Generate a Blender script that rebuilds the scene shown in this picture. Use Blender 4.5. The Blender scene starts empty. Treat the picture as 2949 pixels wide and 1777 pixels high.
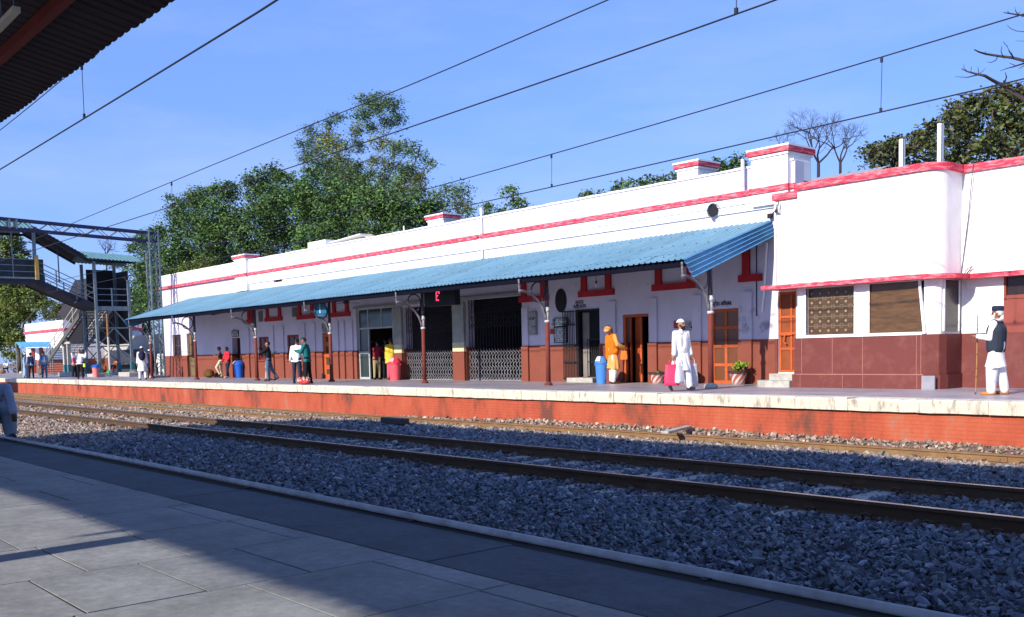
import bpy, bmesh, math, random
import numpy as np
from mathutils import Vector, Matrix, noise, Quaternion
R = math.radians
rng = random.Random(7)
nrs = np.random.RandomState(11)
sc = bpy.context.scene
COL = sc.collection

# ------------------------------------------------------------------ camera
# metres: x runs along the tracks, y across them towards the station, z up from the platform top
PW, PH = 2949.0, 1777.0
F, YAW, PIT, ROL, PY = 2846.49, 0.859217876, -0.0764426, -0.0232034, 1227.478
EYE = 1.1
cy_, sy_ = math.cos(YAW), math.sin(YAW)
FW = Vector((-sy_*math.cos(PIT), cy_*math.cos(PIT), math.sin(PIT)))
_r = Vector((cy_, sy_, 0)); _u = _r.cross(FW)
RT = math.cos(ROL)*_r + math.sin(ROL)*_u
UP = -math.sin(ROL)*_r + math.cos(ROL)*_u
CAMP = Vector((0, 0, EYE))
cam = bpy.data.cameras.new('camera'); camo = bpy.data.objects.new('camera', cam); COL.objects.link(camo)
cam.sensor_fit = 'HORIZONTAL'; cam.sensor_width = 36; cam.lens = 36*F/PW
cam.shift_x = 0; cam.shift_y = (PY-PH/2)/PW
cam.clip_start = 0.05; cam.clip_end = 6000
camo.matrix_world = Matrix(((RT.x, UP.x, -FW.x, 0), (RT.y, UP.y, -FW.y, 0), (RT.z, UP.z, -FW.z, EYE), (0, 0, 0, 1)))
sc.camera = camo

def ray(px, py): return RT*((px-PW/2)/F) + UP*((PY-py)/F) + FW
def ony(px, py, y):
    d = ray(px, py); return CAMP + d*(y/d.y)
def onx(px, py, x):
    d = ray(px, py); return CAMP + d*(x/d.x)
def onz(px, py, z=0.0):
    d = ray(px, py); return CAMP + d*((z-EYE)/d.z)

# ------------------------------------------------------------------ materials
MATS = {}
def mat(name, color, rough=0.75, var=0.18, scale=3.0, bump=0.0, bscale=40.0, spec=0.3, metal=0.0, col2=None, emit=None, attr=None, alpha=None, stretch=None, speck=0.0, sscale=28.0):
    if name in MATS: return MATS[name]
    m = bpy.data.materials.new(name); m.use_nodes = True
    nt = m.node_tree; N = nt.nodes; L = nt.links
    b = N['Principled BSDF']
    b.inputs['Roughness'].default_value = rough
    b.inputs['Metallic'].default_value = metal
    b.inputs['Specular IOR Level'].default_value = spec
    tc = N.new('ShaderNodeTexCoord')
    co = tc.outputs['Object']
    if stretch:
        mp = N.new('ShaderNodeMapping'); mp.inputs['Scale'].default_value = stretch
        L.new(co, mp.inputs['Vector']); co = mp.outputs['Vector']
    nz = N.new('ShaderNodeTexNoise'); nz.inputs['Scale'].default_value = scale; nz.inputs['Detail'].default_value = 6
    nz.inputs['Roughness'].default_value = 0.62
    L.new(co, nz.inputs['Vector'])
    rp = N.new('ShaderNodeValToRGB'); L.new(nz.outputs['Fac'], rp.inputs['Fac'])
    c = Vector(color); c2 = Vector(col2) if col2 else c*(1-var)
    rp.color_ramp.elements[0].position = 0.32; rp.color_ramp.elements[1].position = 0.68
    rp.color_ramp.elements[0].color = (*[min(1, v) for v in c2], 1)
    rp.color_ramp.elements[1].color = (*[min(1, v) for v in c*(1+var*0.35)], 1)
    out = rp.outputs['Color']
    if attr:
        at = N.new('ShaderNodeAttribute'); at.attribute_name = attr
        mx = N.new('ShaderNodeMix'); mx.data_type = 'RGBA'; mx.blend_type = 'MULTIPLY'; mx.inputs['Factor'].default_value = 1
        L.new(out, mx.inputs['A']); L.new(at.outputs['Color'], mx.inputs['B']); out = mx.outputs['Result']
    if speck:
        n3 = N.new('ShaderNodeTexNoise'); n3.inputs['Scale'].default_value = sscale; n3.inputs['Detail'].default_value = 7; n3.inputs['Roughness'].default_value = 0.75
        L.new(co, n3.inputs['Vector']); m3 = N.new('ShaderNodeMapRange'); m3.inputs['From Min'].default_value = .3; m3.inputs['From Max'].default_value = .7
        m3.inputs['To Min'].default_value = 1-speck; m3.inputs['To Max'].default_value = 1+speck*.6; L.new(n3.outputs['Fac'], m3.inputs['Value'])
        x3 = N.new('ShaderNodeMix'); x3.data_type = 'RGBA'; x3.blend_type = 'MULTIPLY'; x3.inputs['Factor'].default_value = 1
        L.new(out, x3.inputs['A']); L.new(m3.outputs['Result'], x3.inputs['B']); out = x3.outputs['Result']
    L.new(out, b.inputs['Base Color'])
    if bump:
        n2 = N.new('ShaderNodeTexNoise'); n2.inputs['Scale'].default_value = bscale; n2.inputs['Detail'].default_value = 5
        L.new(co, n2.inputs['Vector'])
        bp = N.new('ShaderNodeBump'); bp.inputs['Strength'].default_value = bump; bp.inputs['Distance'].default_value = 0.02
        L.new(n2.outputs['Fac'], bp.inputs['Height']); L.new(bp.outputs['Normal'], b.inputs['Normal'])
    if emit:
        b.inputs['Emission Color'].default_value = (*emit[:3], 1); b.inputs['Emission Strength'].default_value = emit[3]
    if alpha is not None: b.inputs['Alpha'].default_value = alpha
    m['_rp'] = rp.name
    MATS[name] = m
    return m

def worn(name, base, under, thresh=0.58, scale=4.0, soft=0.05, rough=0.8, bump=0.25, spots=None, streak=None, extra=None, attr=None):
    """paint with worn patches of another colour; spots = [(centre, radius)] makes the wear local"""
    if name in MATS: return MATS[name]
    m = mat(name, base, rough=rough, var=0.10, scale=1.3, bump=bump, bscale=25, attr=attr)
    nt = m.node_tree; N = nt.nodes; L = nt.links; b = N['Principled BSDF']
    src = b.inputs['Base Color'].links[0].from_socket
    tc = N.new('ShaderNodeTexCoord')
    nz = N.new('ShaderNodeTexNoise'); nz.inputs['Scale'].default_value = scale; nz.inputs['Detail'].default_value = 8; nz.inputs['Roughness'].default_value = 0.7
    if streak:
        mp = N.new('ShaderNodeMapping'); mp.inputs['Scale'].default_value = streak
        L.new(tc.outputs['Object'], mp.inputs['Vector']); L.new(mp.outputs['Vector'], nz.inputs['Vector'])
    else: L.new(tc.outputs['Object'], nz.inputs['Vector'])
    fac = nz.outputs['Fac']
    if spots:
        tot = None
        for (cx, cyy, cz), rad in spots:
            vm = N.new('ShaderNodeVectorMath'); vm.operation = 'DISTANCE'; vm.inputs[1].default_value = (cx, cyy, cz)
            L.new(tc.outputs['Object'], vm.inputs[0])
            mr = N.new('ShaderNodeMapRange'); mr.inputs['From Min'].default_value = 0; mr.inputs['From Max'].default_value = rad
            mr.inputs['To Min'].default_value = 0.22; mr.inputs['To Max'].default_value = 0.0
            L.new(vm.outputs['Value'], mr.inputs['Value'])
            if tot is None: tot = mr.outputs['Result']
            else:
                ad = N.new('ShaderNodeMath'); ad.operation = 'MAXIMUM'; L.new(tot, ad.inputs[0]); L.new(mr.outputs['Result'], ad.inputs[1]); tot = ad.outputs[0]
        ad = N.new('ShaderNodeMath'); ad.operation = 'ADD'; L.new(fac, ad.inputs[0]); L.new(tot, ad.inputs[1]); fac = ad.outputs[0]
    mr = N.new('ShaderNodeMapRange'); mr.inputs['From Min'].default_value = thresh-soft; mr.inputs['From Max'].default_value = thresh+soft
    L.new(fac, mr.inputs['Value'])
    mx = N.new('ShaderNodeMix'); mx.data_type = 'RGBA'
    L.new(mr.outputs['Result'], mx.inputs['Factor']); L.new(src, mx.inputs['A']); mx.inputs['B'].default_value = (*under, 1)
    L.new(mx.outputs['Result'], b.inputs['Base Color'])
    return m

# ------------------------------------------------------------------ mesh builder
class MB:
    def __init__(s): s.v = []; s.f = []
    def add(s, vs, fs):
        o = len(s.v); s.v += [tuple(p) for p in vs]; s.f += [tuple(i+o for i in f) for f in fs]; return s
    def box(s, x0, x1, y0, y1, z0, z1):
        if x0 > x1: x0, x1 = x1, x0
        if y0 > y1: y0, y1 = y1, y0
        if z0 > z1: z0, z1 = z1, z0
        return s.add([(x0,y0,z0),(x1,y0,z0),(x1,y1,z0),(x0,y1,z0),(x0,y0,z1),(x1,y0,z1),(x1,y1,z1),(x0,y1,z1)],
            [(0,3,2,1),(4,5,6,7),(0,1,5,4),(1,2,6,5),(2,3,7,6),(3,0,4,7)])
    def bar(s, p, q, w, h=None, up=(0,0,1)):
        h = h or w; p = Vector(p); q = Vector(q); d = (q-p).normalized(); u = Vector(up)
        if abs(d.dot(u)) > 0.98: u = Vector((0,1,0))
        a = d.cross(u).normalized()*(w/2); b = a.cross(d).normalized()*(h/2)
        return s.add([p-a-b,p+a-b,p+a+b,p-a+b,q-a-b,q+a-b,q+a+b,q-a+b],
            [(0,3,2,1),(4,5,6,7),(0,1,5,4),(1,2,6,5),(2,3,7,6),(3,0,4,7)])
    def cyl(s, p, q, r, r2=None, n=12, cap=True):
        r2 = r if r2 is None else r2; p = Vector(p); q = Vector(q); d = (q-p).normalized()
        u = Vector((0,0,1)) if abs(d.z) < 0.95 else Vector((1,0,0))
        a = d.cross(u).normalized(); b = d.cross(a)
        vs = []
        for c, rr in ((p, r), (q, r2)):
            for i in range(n):
                t = 2*math.pi*i/n; vs.append(c + (a*math.cos(t)+b*math.sin(t))*rr)
        fs = [(i, (i+1) % n, n+(i+1) % n, n+i) for i in range(n)]
        if cap: fs += [tuple(range(n-1, -1, -1)), tuple(range(n, 2*n))]
        return s.add(vs, fs)
    def tube(s, pts, r, n=6, r2=None):
        pts = [Vector(p) for p in pts]; k = len(pts); vs = []
        for i, p in enumerate(pts):
            d = (pts[min(i+1, k-1)]-pts[max(i-1, 0)]).normalized()
            u = Vector((0,0,1)) if abs(d.z) < 0.9 else Vector((1,0,0))
            a = d.cross(u).normalized(); b = d.cross(a)
            rr = r if r2 is None else r+(r2-r)*i/(k-1)
            for j in range(n):
                t = 2*math.pi*j/n; vs.append(p+(a*math.cos(t)+b*math.sin(t))*rr)
        fs = [(i*n+j, i*n+(j+1) % n, (i+1)*n+(j+1) % n, (i+1)*n+j) for i in range(k-1) for j in range(n)]
        fs += [tuple(range(n-1, -1, -1)), tuple(range((k-1)*n, k*n))]
        return s.add(vs, fs)
    def lathe(s, prof, c=(0,0,0), n=24, sx=1.0, sy=1.0):
        vs = []; c = Vector(c)
        for r, z in prof:
            for j in range(n):
                t = 2*math.pi*j/n; vs.append(c+Vector((r*sx*math.cos(t), r*sy*math.sin(t), z)))
        k = len(prof)
        fs = [(i*n+j, i*n+(j+1) % n, (i+1)*n+(j+1) % n, (i+1)*n+j) for i in range(k-1) for j in range(n)]
        fs += [tuple(range(n-1, -1, -1)), tuple(range((k-1)*n, k*n))]
        return s.add(vs, fs)
    def prism(s, poly, d):
        n = len(poly); d = Vector(d); ps = [Vector(p) for p in poly]
        return s.add(ps+[p+d for p in ps], [tuple(range(n-1, -1, -1)), tuple(range(n, 2*n))]+[(i, (i+1) % n, n+(i+1) % n, n+i) for i in range(n)])
    def capsule(s, p, q, r1, r2=None, n=12, k=4):
        r2 = r1 if r2 is None else r2; p = Vector(p); q = Vector(q); d = q-p
        d = d.normalized() if d.length > 1e-6 else Vector((0,0,1))
        u = Vector((0,0,1)) if abs(d.z) < 0.95 else Vector((1,0,0))
        a = d.cross(u).normalized(); b = d.cross(a)
        rings = []
        for i in range(k+1):
            t = -math.pi/2+math.pi/2*i/k*0.999 if i else -math.pi/2+0.12
            rings.append((p, r1, t))
        for i in range(k+1):
            t = math.pi/2*i/k if i < k else math.pi/2-0.12
            rings.append((q, r2, t))
        vs = []
        for c, r, t in rings:
            for j in range(n):
                g = 2*math.pi*j/n
                vs.append(c + d*(r*math.sin(t)) + (a*math.cos(g)+b*math.sin(g))*(r*math.cos(t)))
        m = len(rings)
        fs = [(i*n+j, i*n+(j+1) % n, (i+1)*n+(j+1) % n, (i+1)*n+j) for i in range(m-1) for j in range(n)]
        fs += [tuple(range(n-1, -1, -1)), tuple(range((m-1)*n, m*n))]
        return s.add(vs, fs)
    def ellip(s, c, r, rot=None, n=14, k=9):
        c = Vector(c); vs = []
        for i in range(k):
            t = -math.pi/2+0.1+(math.pi-0.2)*i/(k-1)
            for j in range(n):
                g = 2*math.pi*j/n
                v = Vector((r[0]*math.cos(t)*math.cos(g), r[1]*math.cos(t)*math.sin(g), r[2]*math.sin(t)))
                vs.append(c+(rot @ v if rot else v))
        fs = [(i*n+j, i*n+(j+1) % n, (i+1)*n+(j+1) % n, (i+1)*n+j) for i in range(k-1) for j in range(n)]
        fs += [tuple(range(n-1, -1, -1)), tuple(range((k-1)*n, k*n))]
        return s.add(vs, fs)
    def wall(s, x0, x1, z0, z1, yf, yb, ops=(), ends=True):
        """front face at yf with openings (x0,x1,z0,z1) that have reveals back to yb"""
        xs = sorted({x0, x1, *[min(max(o[k], x0), x1) for o in ops for k in (0, 1)]})
        zs = sorted({z0, z1, *[min(max(o[k], z0), z1) for o in ops for k in (2, 3)]})
        def hole(x, z): return any(o[0] < x < o[1] and o[2] < z < o[3] for o in ops)
        for i in range(len(xs)-1):
            for j in range(len(zs)-1):
                a, b, c, d = xs[i], xs[i+1], zs[j], zs[j+1]
                if not hole((a+b)/2, (c+d)/2):
                    s.add([(a,yf,c),(b,yf,c),(b,yf,d),(a,yf,d)], [(0,1,2,3)])
        for o in ops:
            a, b = max(o[0], x0), min(o[1], x1); c, d = max(o[2], z0), min(o[3], z1)
            if a >= b or c >= d: continue
            s.add([(a,yf,c),(a,yb,c),(a,yb,d),(a,yf,d)], [(0,1,2,3)])
            s.add([(b,yf,c),(b,yb,c),(b,yb,d),(b,yf,d)], [(3,2,1,0)])
            if o[3] <= z1: s.add([(a,yf,d),(b,yf,d),(b,yb,d),(a,yb,d)], [(0,1,2,3)] if False else [(3,2,1,0)])
            if o[2] >= z0 and o[2] > z0: s.add([(a,yf,c),(b,yf,c),(b,yb,c),(a,yb,c)], [(0,1,2,3)])
        if ends:
            s.add([(x0,yf,z0),(x0,yb,z0),(x0,yb,z1),(x0,yf,z1)], [(3,2,1,0)])
            s.add([(x1,yf,z0),(x1,yb,z0),(x1,yb,z1),(x1,yf,z1)], [(0,1,2,3)])
            s.add([(x0,yf,z1),(x1,yf,z1),(x1,yb,z1),(x0,yb,z1)], [(0,1,2,3)])
        return s
    def build(s, name, m, parent=None, smooth=False, bevel=0):
        me = bpy.data.meshes.new(name); me.from_pydata([tuple(v) for v in s.v], [], s.f); me.update()
        me.materials.append(m)
        if smooth:
            me.polygons.foreach_set('use_smooth', [True]*len(me.polygons))
        o = bpy.data.objects.new(name, me); COL.objects.link(o)
        if parent:
            o.parent = parent
        if bevel:
            bv = o.modifiers.new('bevel', 'BEVEL'); bv.width = bevel; bv.segments = 2; bv.limit_method = 'ANGLE'
        return o

def npmesh(name, V, Fq, m, parent=None, color=None):
    """big mesh from numpy: V (n,3), Fq (k,3 or 4) ints, color (n,3) point colours"""
    me = bpy.data.meshes.new(name); n, k, c = len(V), len(Fq), Fq.shape[1]
    me.vertices.add(n); me.vertices.foreach_set('co', V.astype(np.float32).ravel())
    me.loops.add(k*c); me.loops.foreach_set('vertex_index', Fq.astype(np.int32).ravel())
    me.polygons.add(k); me.polygons.foreach_set('loop_start', np.arange(0, k*c, c, dtype=np.int32))
    me.polygons.foreach_set('loop_total', np.full(k, c, dtype=np.int32))
    me.update(calc_edges=True); me.polygons.foreach_set('use_smooth', [False]*k)
    if color is not None:
        a = me.attributes.new('tint', 'FLOAT_COLOR', 'POINT')
        a.data.foreach_set('color', np.concatenate([color, np.ones((n, 1))], 1).astype(np.float32).ravel())
    me.materials.append(m)
    o = bpy.data.objects.new(name, me); COL.objects.link(o)
    if parent: o.parent = parent
    return o

def empty(name, loc=(0,0,0), label=None, cat=None, group=None, rz=0.0):
    o = bpy.data.objects.new(name, None); COL.objects.link(o)
    o.location = loc; o.rotation_euler = (0, 0, rz); o.empty_display_size = 0.1
    if label: tag(o, label, cat, group)
    return o
def tag(o, label, cat, group=None):
    o['label'] = label; o['category'] = cat
    if group: o['group'] = group
    return o
def struct(o): o['kind'] = 'structure'; return o
def stuff(o): o['kind'] = 'stuff'; return o
def dup(o, parent=None):
    c = o.copy(); COL.objects.link(c)
    if parent is not None: c.parent = parent
    for ch in o.children: dup(ch, c)
    return c
def text(body, name, loc, size, m, parent=None, rot=(R(90), 0, 0), align='CENTER', extrude=0.004, sx=1.0):
    cu = bpy.data.curves.new(name, 'FONT'); cu.body = body; cu.size = size; cu.align_x = align; cu.align_y = 'CENTER'; cu.extrude = extrude
    cu.materials.append(m)
    t = bpy.data.objects.new(name+'_t', cu); COL.objects.link(t); t.scale.x = sx
    bpy.context.view_layer.update()
    me = bpy.data.meshes.new_from_object(t.evaluated_get(bpy.context.evaluated_depsgraph_get()))
    bpy.data.objects.remove(t); bpy.data.curves.remove(cu)
    me.name = name; me.transform(Matrix.Diagonal((sx, 1, 1, 1)))
    if not me.materials: me.materials.append(m)
    o = bpy.data.objects.new(name, me); COL.objects.link(o); o.location = loc; o.rotation_euler = rot
    if parent: o.parent = parent
    return o

# ------------------------------------------------------------------ palette
WHITE = worn('whitewash', (0.60, 0.57, 0.69), (0.26, 0.26, 0.31), thresh=0.70, scale=2.6, soft=0.08, bump=0.15, spots=[((-17.0, 23.4, 1.75), 0.75), ((-16.2, 23.4, 1.6), 0.6)])
WHITE2 = worn('white_plaster', (0.82, 0.82, 0.82), (0.46, 0.45, 0.45), thresh=0.68, scale=1.5, soft=0.10, rough=0.85, bump=0.15, streak=(2.4, 2.4, 0.45))
MAROON = worn('maroon_stone', (0.145, 0.036, 0.031), (0.195, 0.066, 0.055), thresh=0.62, scale=2.2, soft=0.12, rough=0.6, bump=0.1)
DADO = worn('maroon_paint', (0.21, 0.058, 0.036), (0.12, 0.042, 0.034), thresh=0.66, scale=3.0, soft=0.08, rough=0.75, bump=0.15)
PINKRED = worn('red_band_paint', (0.62, 0.035, 0.075), (0.78, 0.30, 0.33), thresh=0.56, scale=2.5, soft=0.1, rough=0.8, bump=0.2, streak=(1.5, 1, 8))
DKRED = mat('ventilator_red', (0.42, 0.02, 0.03), rough=0.75, var=0.2)
ROOFB = worn('blue_roof_paint', (0.155, 0.315, 0.42), (0.22, 0.38, 0.45), thresh=0.6, scale=1.2, soft=0.15, rough=0.62, bump=0.02, streak=(3, 0.6, 1), attr='tint')
FLAPB = mat('blue_flap_paint', (0.075, 0.25, 0.46), rough=0.6, var=0.2, scale=2)
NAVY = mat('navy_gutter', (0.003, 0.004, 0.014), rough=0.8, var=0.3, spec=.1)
DKMETAL = mat('dark_metal', (0.03, 0.03, 0.045), rough=0.5, var=0.3)
POSTRED = worn('post_red', (0.17, 0.036, 0.026), (0.09, 0.03, 0.026), thresh=0.6, scale=6, soft=0.1)
POSTWHITE = mat('post_white', (0.55, 0.55, 0.56), rough=0.7, var=0.25, scale=5)
ORANGE = mat('orange_door_paint', (0.46, 0.095, 0.024), rough=0.55, var=0.18, scale=4)
ORPANEL = mat('door_panel_brown', (0.24, 0.06, 0.016), rough=0.55, var=0.25, scale=3)
DOORRED = mat('door_dark_red', (0.22, 0.025, 0.015), rough=0.6, var=0.25, scale=3)
PANEDK = mat('dark_pane', (0.03, 0.018, 0.02), rough=0.25, var=0.3, spec=0.5)
GREYWALL = mat('grey_plaster', (0.32, 0.34, 0.32), rough=0.85, var=0.25, scale=2)
STEELW = mat('pale_steel', (0.42, 0.47, 0.47), rough=0.5, var=0.2)
BLACK = mat('black_paint', (0.012, 0.012, 0.016), rough=0.6, var=0.2)
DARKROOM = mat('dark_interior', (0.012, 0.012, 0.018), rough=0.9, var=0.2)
TEALST = mat('teal_steel', (0.20, 0.25, 0.27), rough=0.6, var=0.3, scale=4)
TEALFOOT = mat('teal_foot', (0.05, 0.20, 0.24), rough=0.6, var=0.3)
GREYSHEET = mat('grey_sheet', (0.035, 0.032, 0.037), rough=0.7, var=0.3, scale=2)
CONC = mat('concrete', (0.42, 0.41, 0.37), rough=0.9, var=0.3, scale=5, bump=0.2)
# ------------------------------------------------------------------ people
def remesh(mb, voxel, smooth=4, fold=0.0, name='tmp', fs=(7, 7, 2.2)):
    o = mb.build(name, BLACK)
    md = o.modifiers.new('r', 'REMESH'); md.mode = 'VOXEL'; md.voxel_size = voxel
    if smooth: s_ = o.modifiers.new('s', 'SMOOTH'); s_.factor = .5; s_.iterations = smooth
    dg = bpy.context.evaluated_depsgraph_get(); me = bpy.data.meshes.new_from_object(o.evaluated_get(dg))
    old = o.data; bpy.data.objects.remove(o); bpy.data.meshes.remove(old)
    if fold and voxel < .02:
        ox = rng.uniform(0, 50)
        for v in me.vertices:
            c = v.co; n = noise.noise((c.x*fs[0]+ox, c.y*fs[1], c.z*fs[2]))+.5*noise.noise((c.x*fs[0]*2.3, c.y*fs[1]*2.3+ox, c.z*fs[2]*2.1))
            v.co = c+v.normal*n*fold
    me.materials.clear()
    me.polygons.foreach_set('use_smooth', [True]*len(me.polygons))
    return me
def link(name, me, m, parent):
    me.name = name; me.materials.append(m); o = bpy.data.objects.new(name, me); COL.objects.link(o); o.parent = parent; return o
SKIN = mat('skin_brown', (.27,.13,.075), rough=.55, var=.12, scale=20)
SKINL = mat('skin_light', (.38,.20,.13), rough=.55, var=.12, scale=20)
HAIR = mat('hair_black', (.012,.010,.010), rough=.6, var=.2)
EYE_ = mat('eye_dark', (.02,.012,.01), rough=.2)
def dirv(pitch, abd, side): 
    a, b = R(pitch), R(abd); return Vector((side*math.sin(b), -math.sin(a)*math.cos(b), -math.cos(a)*math.cos(b)))
def rotx(d): return Matrix.Rotation(R(d), 3, 'X')
def person(label, loc, rz, H=1.72, lean=0, twist=0, legs=((4,6,3),(-4,6,3)), arms=((8,8,15,0),(8,8,15,0)), head=(0,0), foot=(0,0),
           top=None, topc=None, sleeve='long', hem=.0, bottom=None, loose=.0, shoes=None, hair=HAIR, cap=None, capstyle='skull', beard=None,
           skin=SKIN, vest=None, scarf=None, vox=.021, detail=False, group=None, shawl=None, fold=.008, bulk=1.0, turban=None):
    s = H/1.72; P0 = Vector((0,0,0)); tu = rotx(lean) @ Vector((0,0,1)); tw = Matrix.Rotation(R(twist), 3, 'Z')
    ax = tw @ Vector((1,0,0))
    J = {'pel': P0, 'chest': P0+tu*.34*s, 'neck': P0+tu*.53*s, 'shc': P0+tu*.475*s}
    for sd, nm, lg, ar, ft in ((1, 'L', legs[0], arms[0], foot[0]), (-1, 'R', legs[1], arms[1], foot[1])):
        hip = P0+Vector((sd*.09*s, 0, -.02*s)); kn = hip+dirv(lg[0], lg[2], sd)*.43*s
        an = kn+dirv(lg[0]-lg[1], lg[2]*.6, sd)*.42*s
        J['hip'+nm], J['kn'+nm], J['an'+nm] = hip, kn, an
        fd = Vector((sd*math.sin(R(lg[3] if len(lg) > 3 else 10)), -math.cos(R(10)), 0)).normalized()
        fd = (fd*math.cos(R(ft))+Vector((0,0,-math.sin(R(ft))))).normalized()
        J['toe'+nm] = an+Vector((0,0,-.055*s))+fd*.17*s; J['heel'+nm] = an+Vector((0,0,-.055*s))-fd*.045*s
        sh = J['shc']+ax*(sd*.175*s); up_ = tw @ dirv(ar[0], ar[1], sd); el = sh+up_*.29*s
        fr = dirv(ar[0]+ar[2], ar[1], sd); fr = tw @ (fr+Vector((-sd*math.sin(R(ar[3])), 0, 0))).normalized(); wr = el+fr*.25*s
        J['sh'+nm], J['el'+nm], J['wr'+nm], J['fd'+nm] = sh, el, wr, fr
    zmin = min(min(J['toe'+n].z, J['heel'+n].z) for n in 'LR')-.028*s
    xy = (J['anL']+J['anR'])/2
    off = Vector((-xy.x, -xy.y, -zmin))
    for k in J:
        if not k.startswith('fd'): J[k] = J[k]+off
    HR = tw @ (Matrix.Rotation(R(head[1]), 3, 'Z') @ rotx(head[0]+lean*.5))
    hd = HR @ Vector((0,0,1)); hc = J['neck']+(tu*.5+hd*.5).normalized()*.05*s+hd*.105*s
    J['head'] = hc
    e = empty('person', loc, label, 'person', group, rz=R(rz))
    # body, one surface
    b = MB(); k = s
    def cap_(a, c, r1, r2): b.capsule(J[a] if isinstance(a, str) else a, J[c] if isinstance(c, str) else c, r1*k, r2*k)
    for sd in (1, -1):
        b.capsule(J['pel']+ax*sd*.06*k, J['chest']+ax*sd*.075*k, .10*k, .105*k); b.capsule(J['chest']+ax*sd*.075*k, J['shc']+ax*sd*.13*k, .10*k, .06*k)
    cap_('shL', 'shR', .055, .055); cap_(J['shc'], J['neck'], .07, .055); b.capsule(J['neck'], hc-hd*.03*k, .052*k, .05*k)
    for n_ in 'LR':
        sd = 1 if n_ == 'L' else -1
        cap_('hip'+n_, 'kn'+n_, .088, .058); cap_('kn'+n_, 'an'+n_, .056, .038); cap_('heel'+n_, 'toe'+n_, .036, .03)
        cap_('sh'+n_, 'el'+n_, .052, .038); cap_('el'+n_, 'wr'+n_, .038, .026)
        w_ = J['wr'+n_]; f_ = J['fd'+n_]; sidev = f_.cross(Vector((0,-1,0)) if abs(f_.y) < .8 else Vector((0,0,1))).normalized(); nrm = sidev.cross(f_).normalized()
        pal = w_+f_*.085*k
        for q_ in (-.022, 0, .022): b.capsule(w_+f_*.015*k+sidev*q_*.6*k, pal+sidev*q_*k, .017*k, .017*k, n=8, k=3)
        for i, (q_, ln) in enumerate(((-.032,.062), (-.011,.074), (.011,.07), (.031,.055))):
            p1 = pal+sidev*q_*k; p2 = p1+f_*ln*.55*k-nrm*.012*k*1; p3 = p2+(f_*.6-nrm*.8).normalized()*ln*.5*k
            rr = (.0098 if detail else .0125)*k
            b.capsule(p1, p2, rr, rr*.95, n=8, k=3); b.capsule(p2, p3, rr*.95, rr*.85, n=8, k=3)
        tb = w_+f_*.03*k-sidev*.022*k*sd; b.capsule(tb, tb+(f_*.7-sidev*.7*sd-nrm*.3).normalized()*.055*k, .013*k, .011*k, n=8, k=3)
    b.ellip(hc+HR @ Vector((0,.008,.015))*k, (.076*k,.096*k,.105*k), HR); b.ellip(hc+HR @ Vector((0,-.025,-.055))*k, (.056*k,.066*k,.062*k), HR)
    b.ellip(hc+HR @ Vector((0,-.062,-.092))*k, (.025*k,.025*k,.022*k), HR)
    b.capsule(hc+HR @ Vector((0,-.088,.015))*k, hc+HR @ Vector((0,-.112,-.022))*k, .011*k, .016*k, n=8, k=3)
    b.ellip(hc+HR @ Vector((0,-.088,.035))*k, (.05*k,.016*k,.014*k), HR)
    b.ellip(hc+HR @ Vector((0,-.088,-.058))*k, (.024*k,.012*k,.012*k), HR)
    for sd in (1, -1): b.ellip(hc+HR @ Vector((sd*.078,.01,-.005))*k, (.012*k,.022*k,.033*k), HR)
    link('body', remesh(b, .0095 if detail else vox, 3 if detail else 2), skin, e)
    if detail:
        for sd in (1, -1): MB().ellip(hc+HR @ Vector((sd*.031,-.088,.012))*k, (.013*k,.008*k,.008*k), HR, n=8, k=6).build('eye', EYE_, e, smooth=True)
    V = .013 if detail else vox
    # trousers
    hemz = None
    if bottom:
        m_ = MB(); lo = loose
        for sd, n_ in ((1,'L'), (-1,'R')):
            m_.capsule(J['hip'+n_]+Vector((0,0,.05*k)), J['kn'+n_], ((.092 if hem > .2 else .108)+lo*.3)*k, (.078+lo)*k); aw = J['kn'+n_].lerp(J['an'+n_], .97)
            m_.capsule(J['kn'+n_], aw, (.076+lo)*k, (.060+lo*.7)*k)
        m_.capsule(J['pel']+ax*.06*k, J['pel']-ax*.06*k, (.10 if hem > .2 else .125)*k, (.10 if hem > .2 else .125)*k)
        link('trousers', remesh(m_, V, 4, fold), bottom, e)
    if top:
        m_ = MB(); g = .018
        for sd in (1, -1):
            m_.capsule(J['pel']+tu*.02*k+ax*sd*.055*k, J['chest']+ax*sd*.075*k, (.122+g*.2)*k*bulk, (.108+g)*k*bulk); m_.capsule(J['chest']+ax*sd*.075*k, J['shc']+ax*sd*.125*k, (.105+g)*k*bulk, (.058+g)*k)
        m_.capsule(J['shL'], J['shR'], (.054+g)*k, (.054+g)*k); m_.capsule(J['shc'], J['neck']+tu*.005*k, .08*k, .065*k)
        for n_ in 'LR':
            if sleeve == 'long':
                m_.capsule(J['sh'+n_], J['el'+n_], (.055+g)*k, (.044+g)*k); m_.capsule(J['el'+n_], J['el'+n_].lerp(J['wr'+n_], .94), (.044+g)*k, (.034+g*1.2)*k)
            elif sleeve == 'short': m_.capsule(J['sh'+n_], J['sh'+n_].lerp(J['el'+n_], .75), (.055+g)*k, (.05+g)*k)
        def legat(n_, z):
            a, c, d_ = J['hip'+n_], J['kn'+n_], J['an'+n_]
            if z >= c.z and a.z > c.z: return a.lerp(c, min(1, max(0, (a.z-z)/(a.z-c.z))))
            if c.z > d_.z: return c.lerp(d_, min(1, max(0, (c.z-z)/(c.z-d_.z))))
            return c
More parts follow.
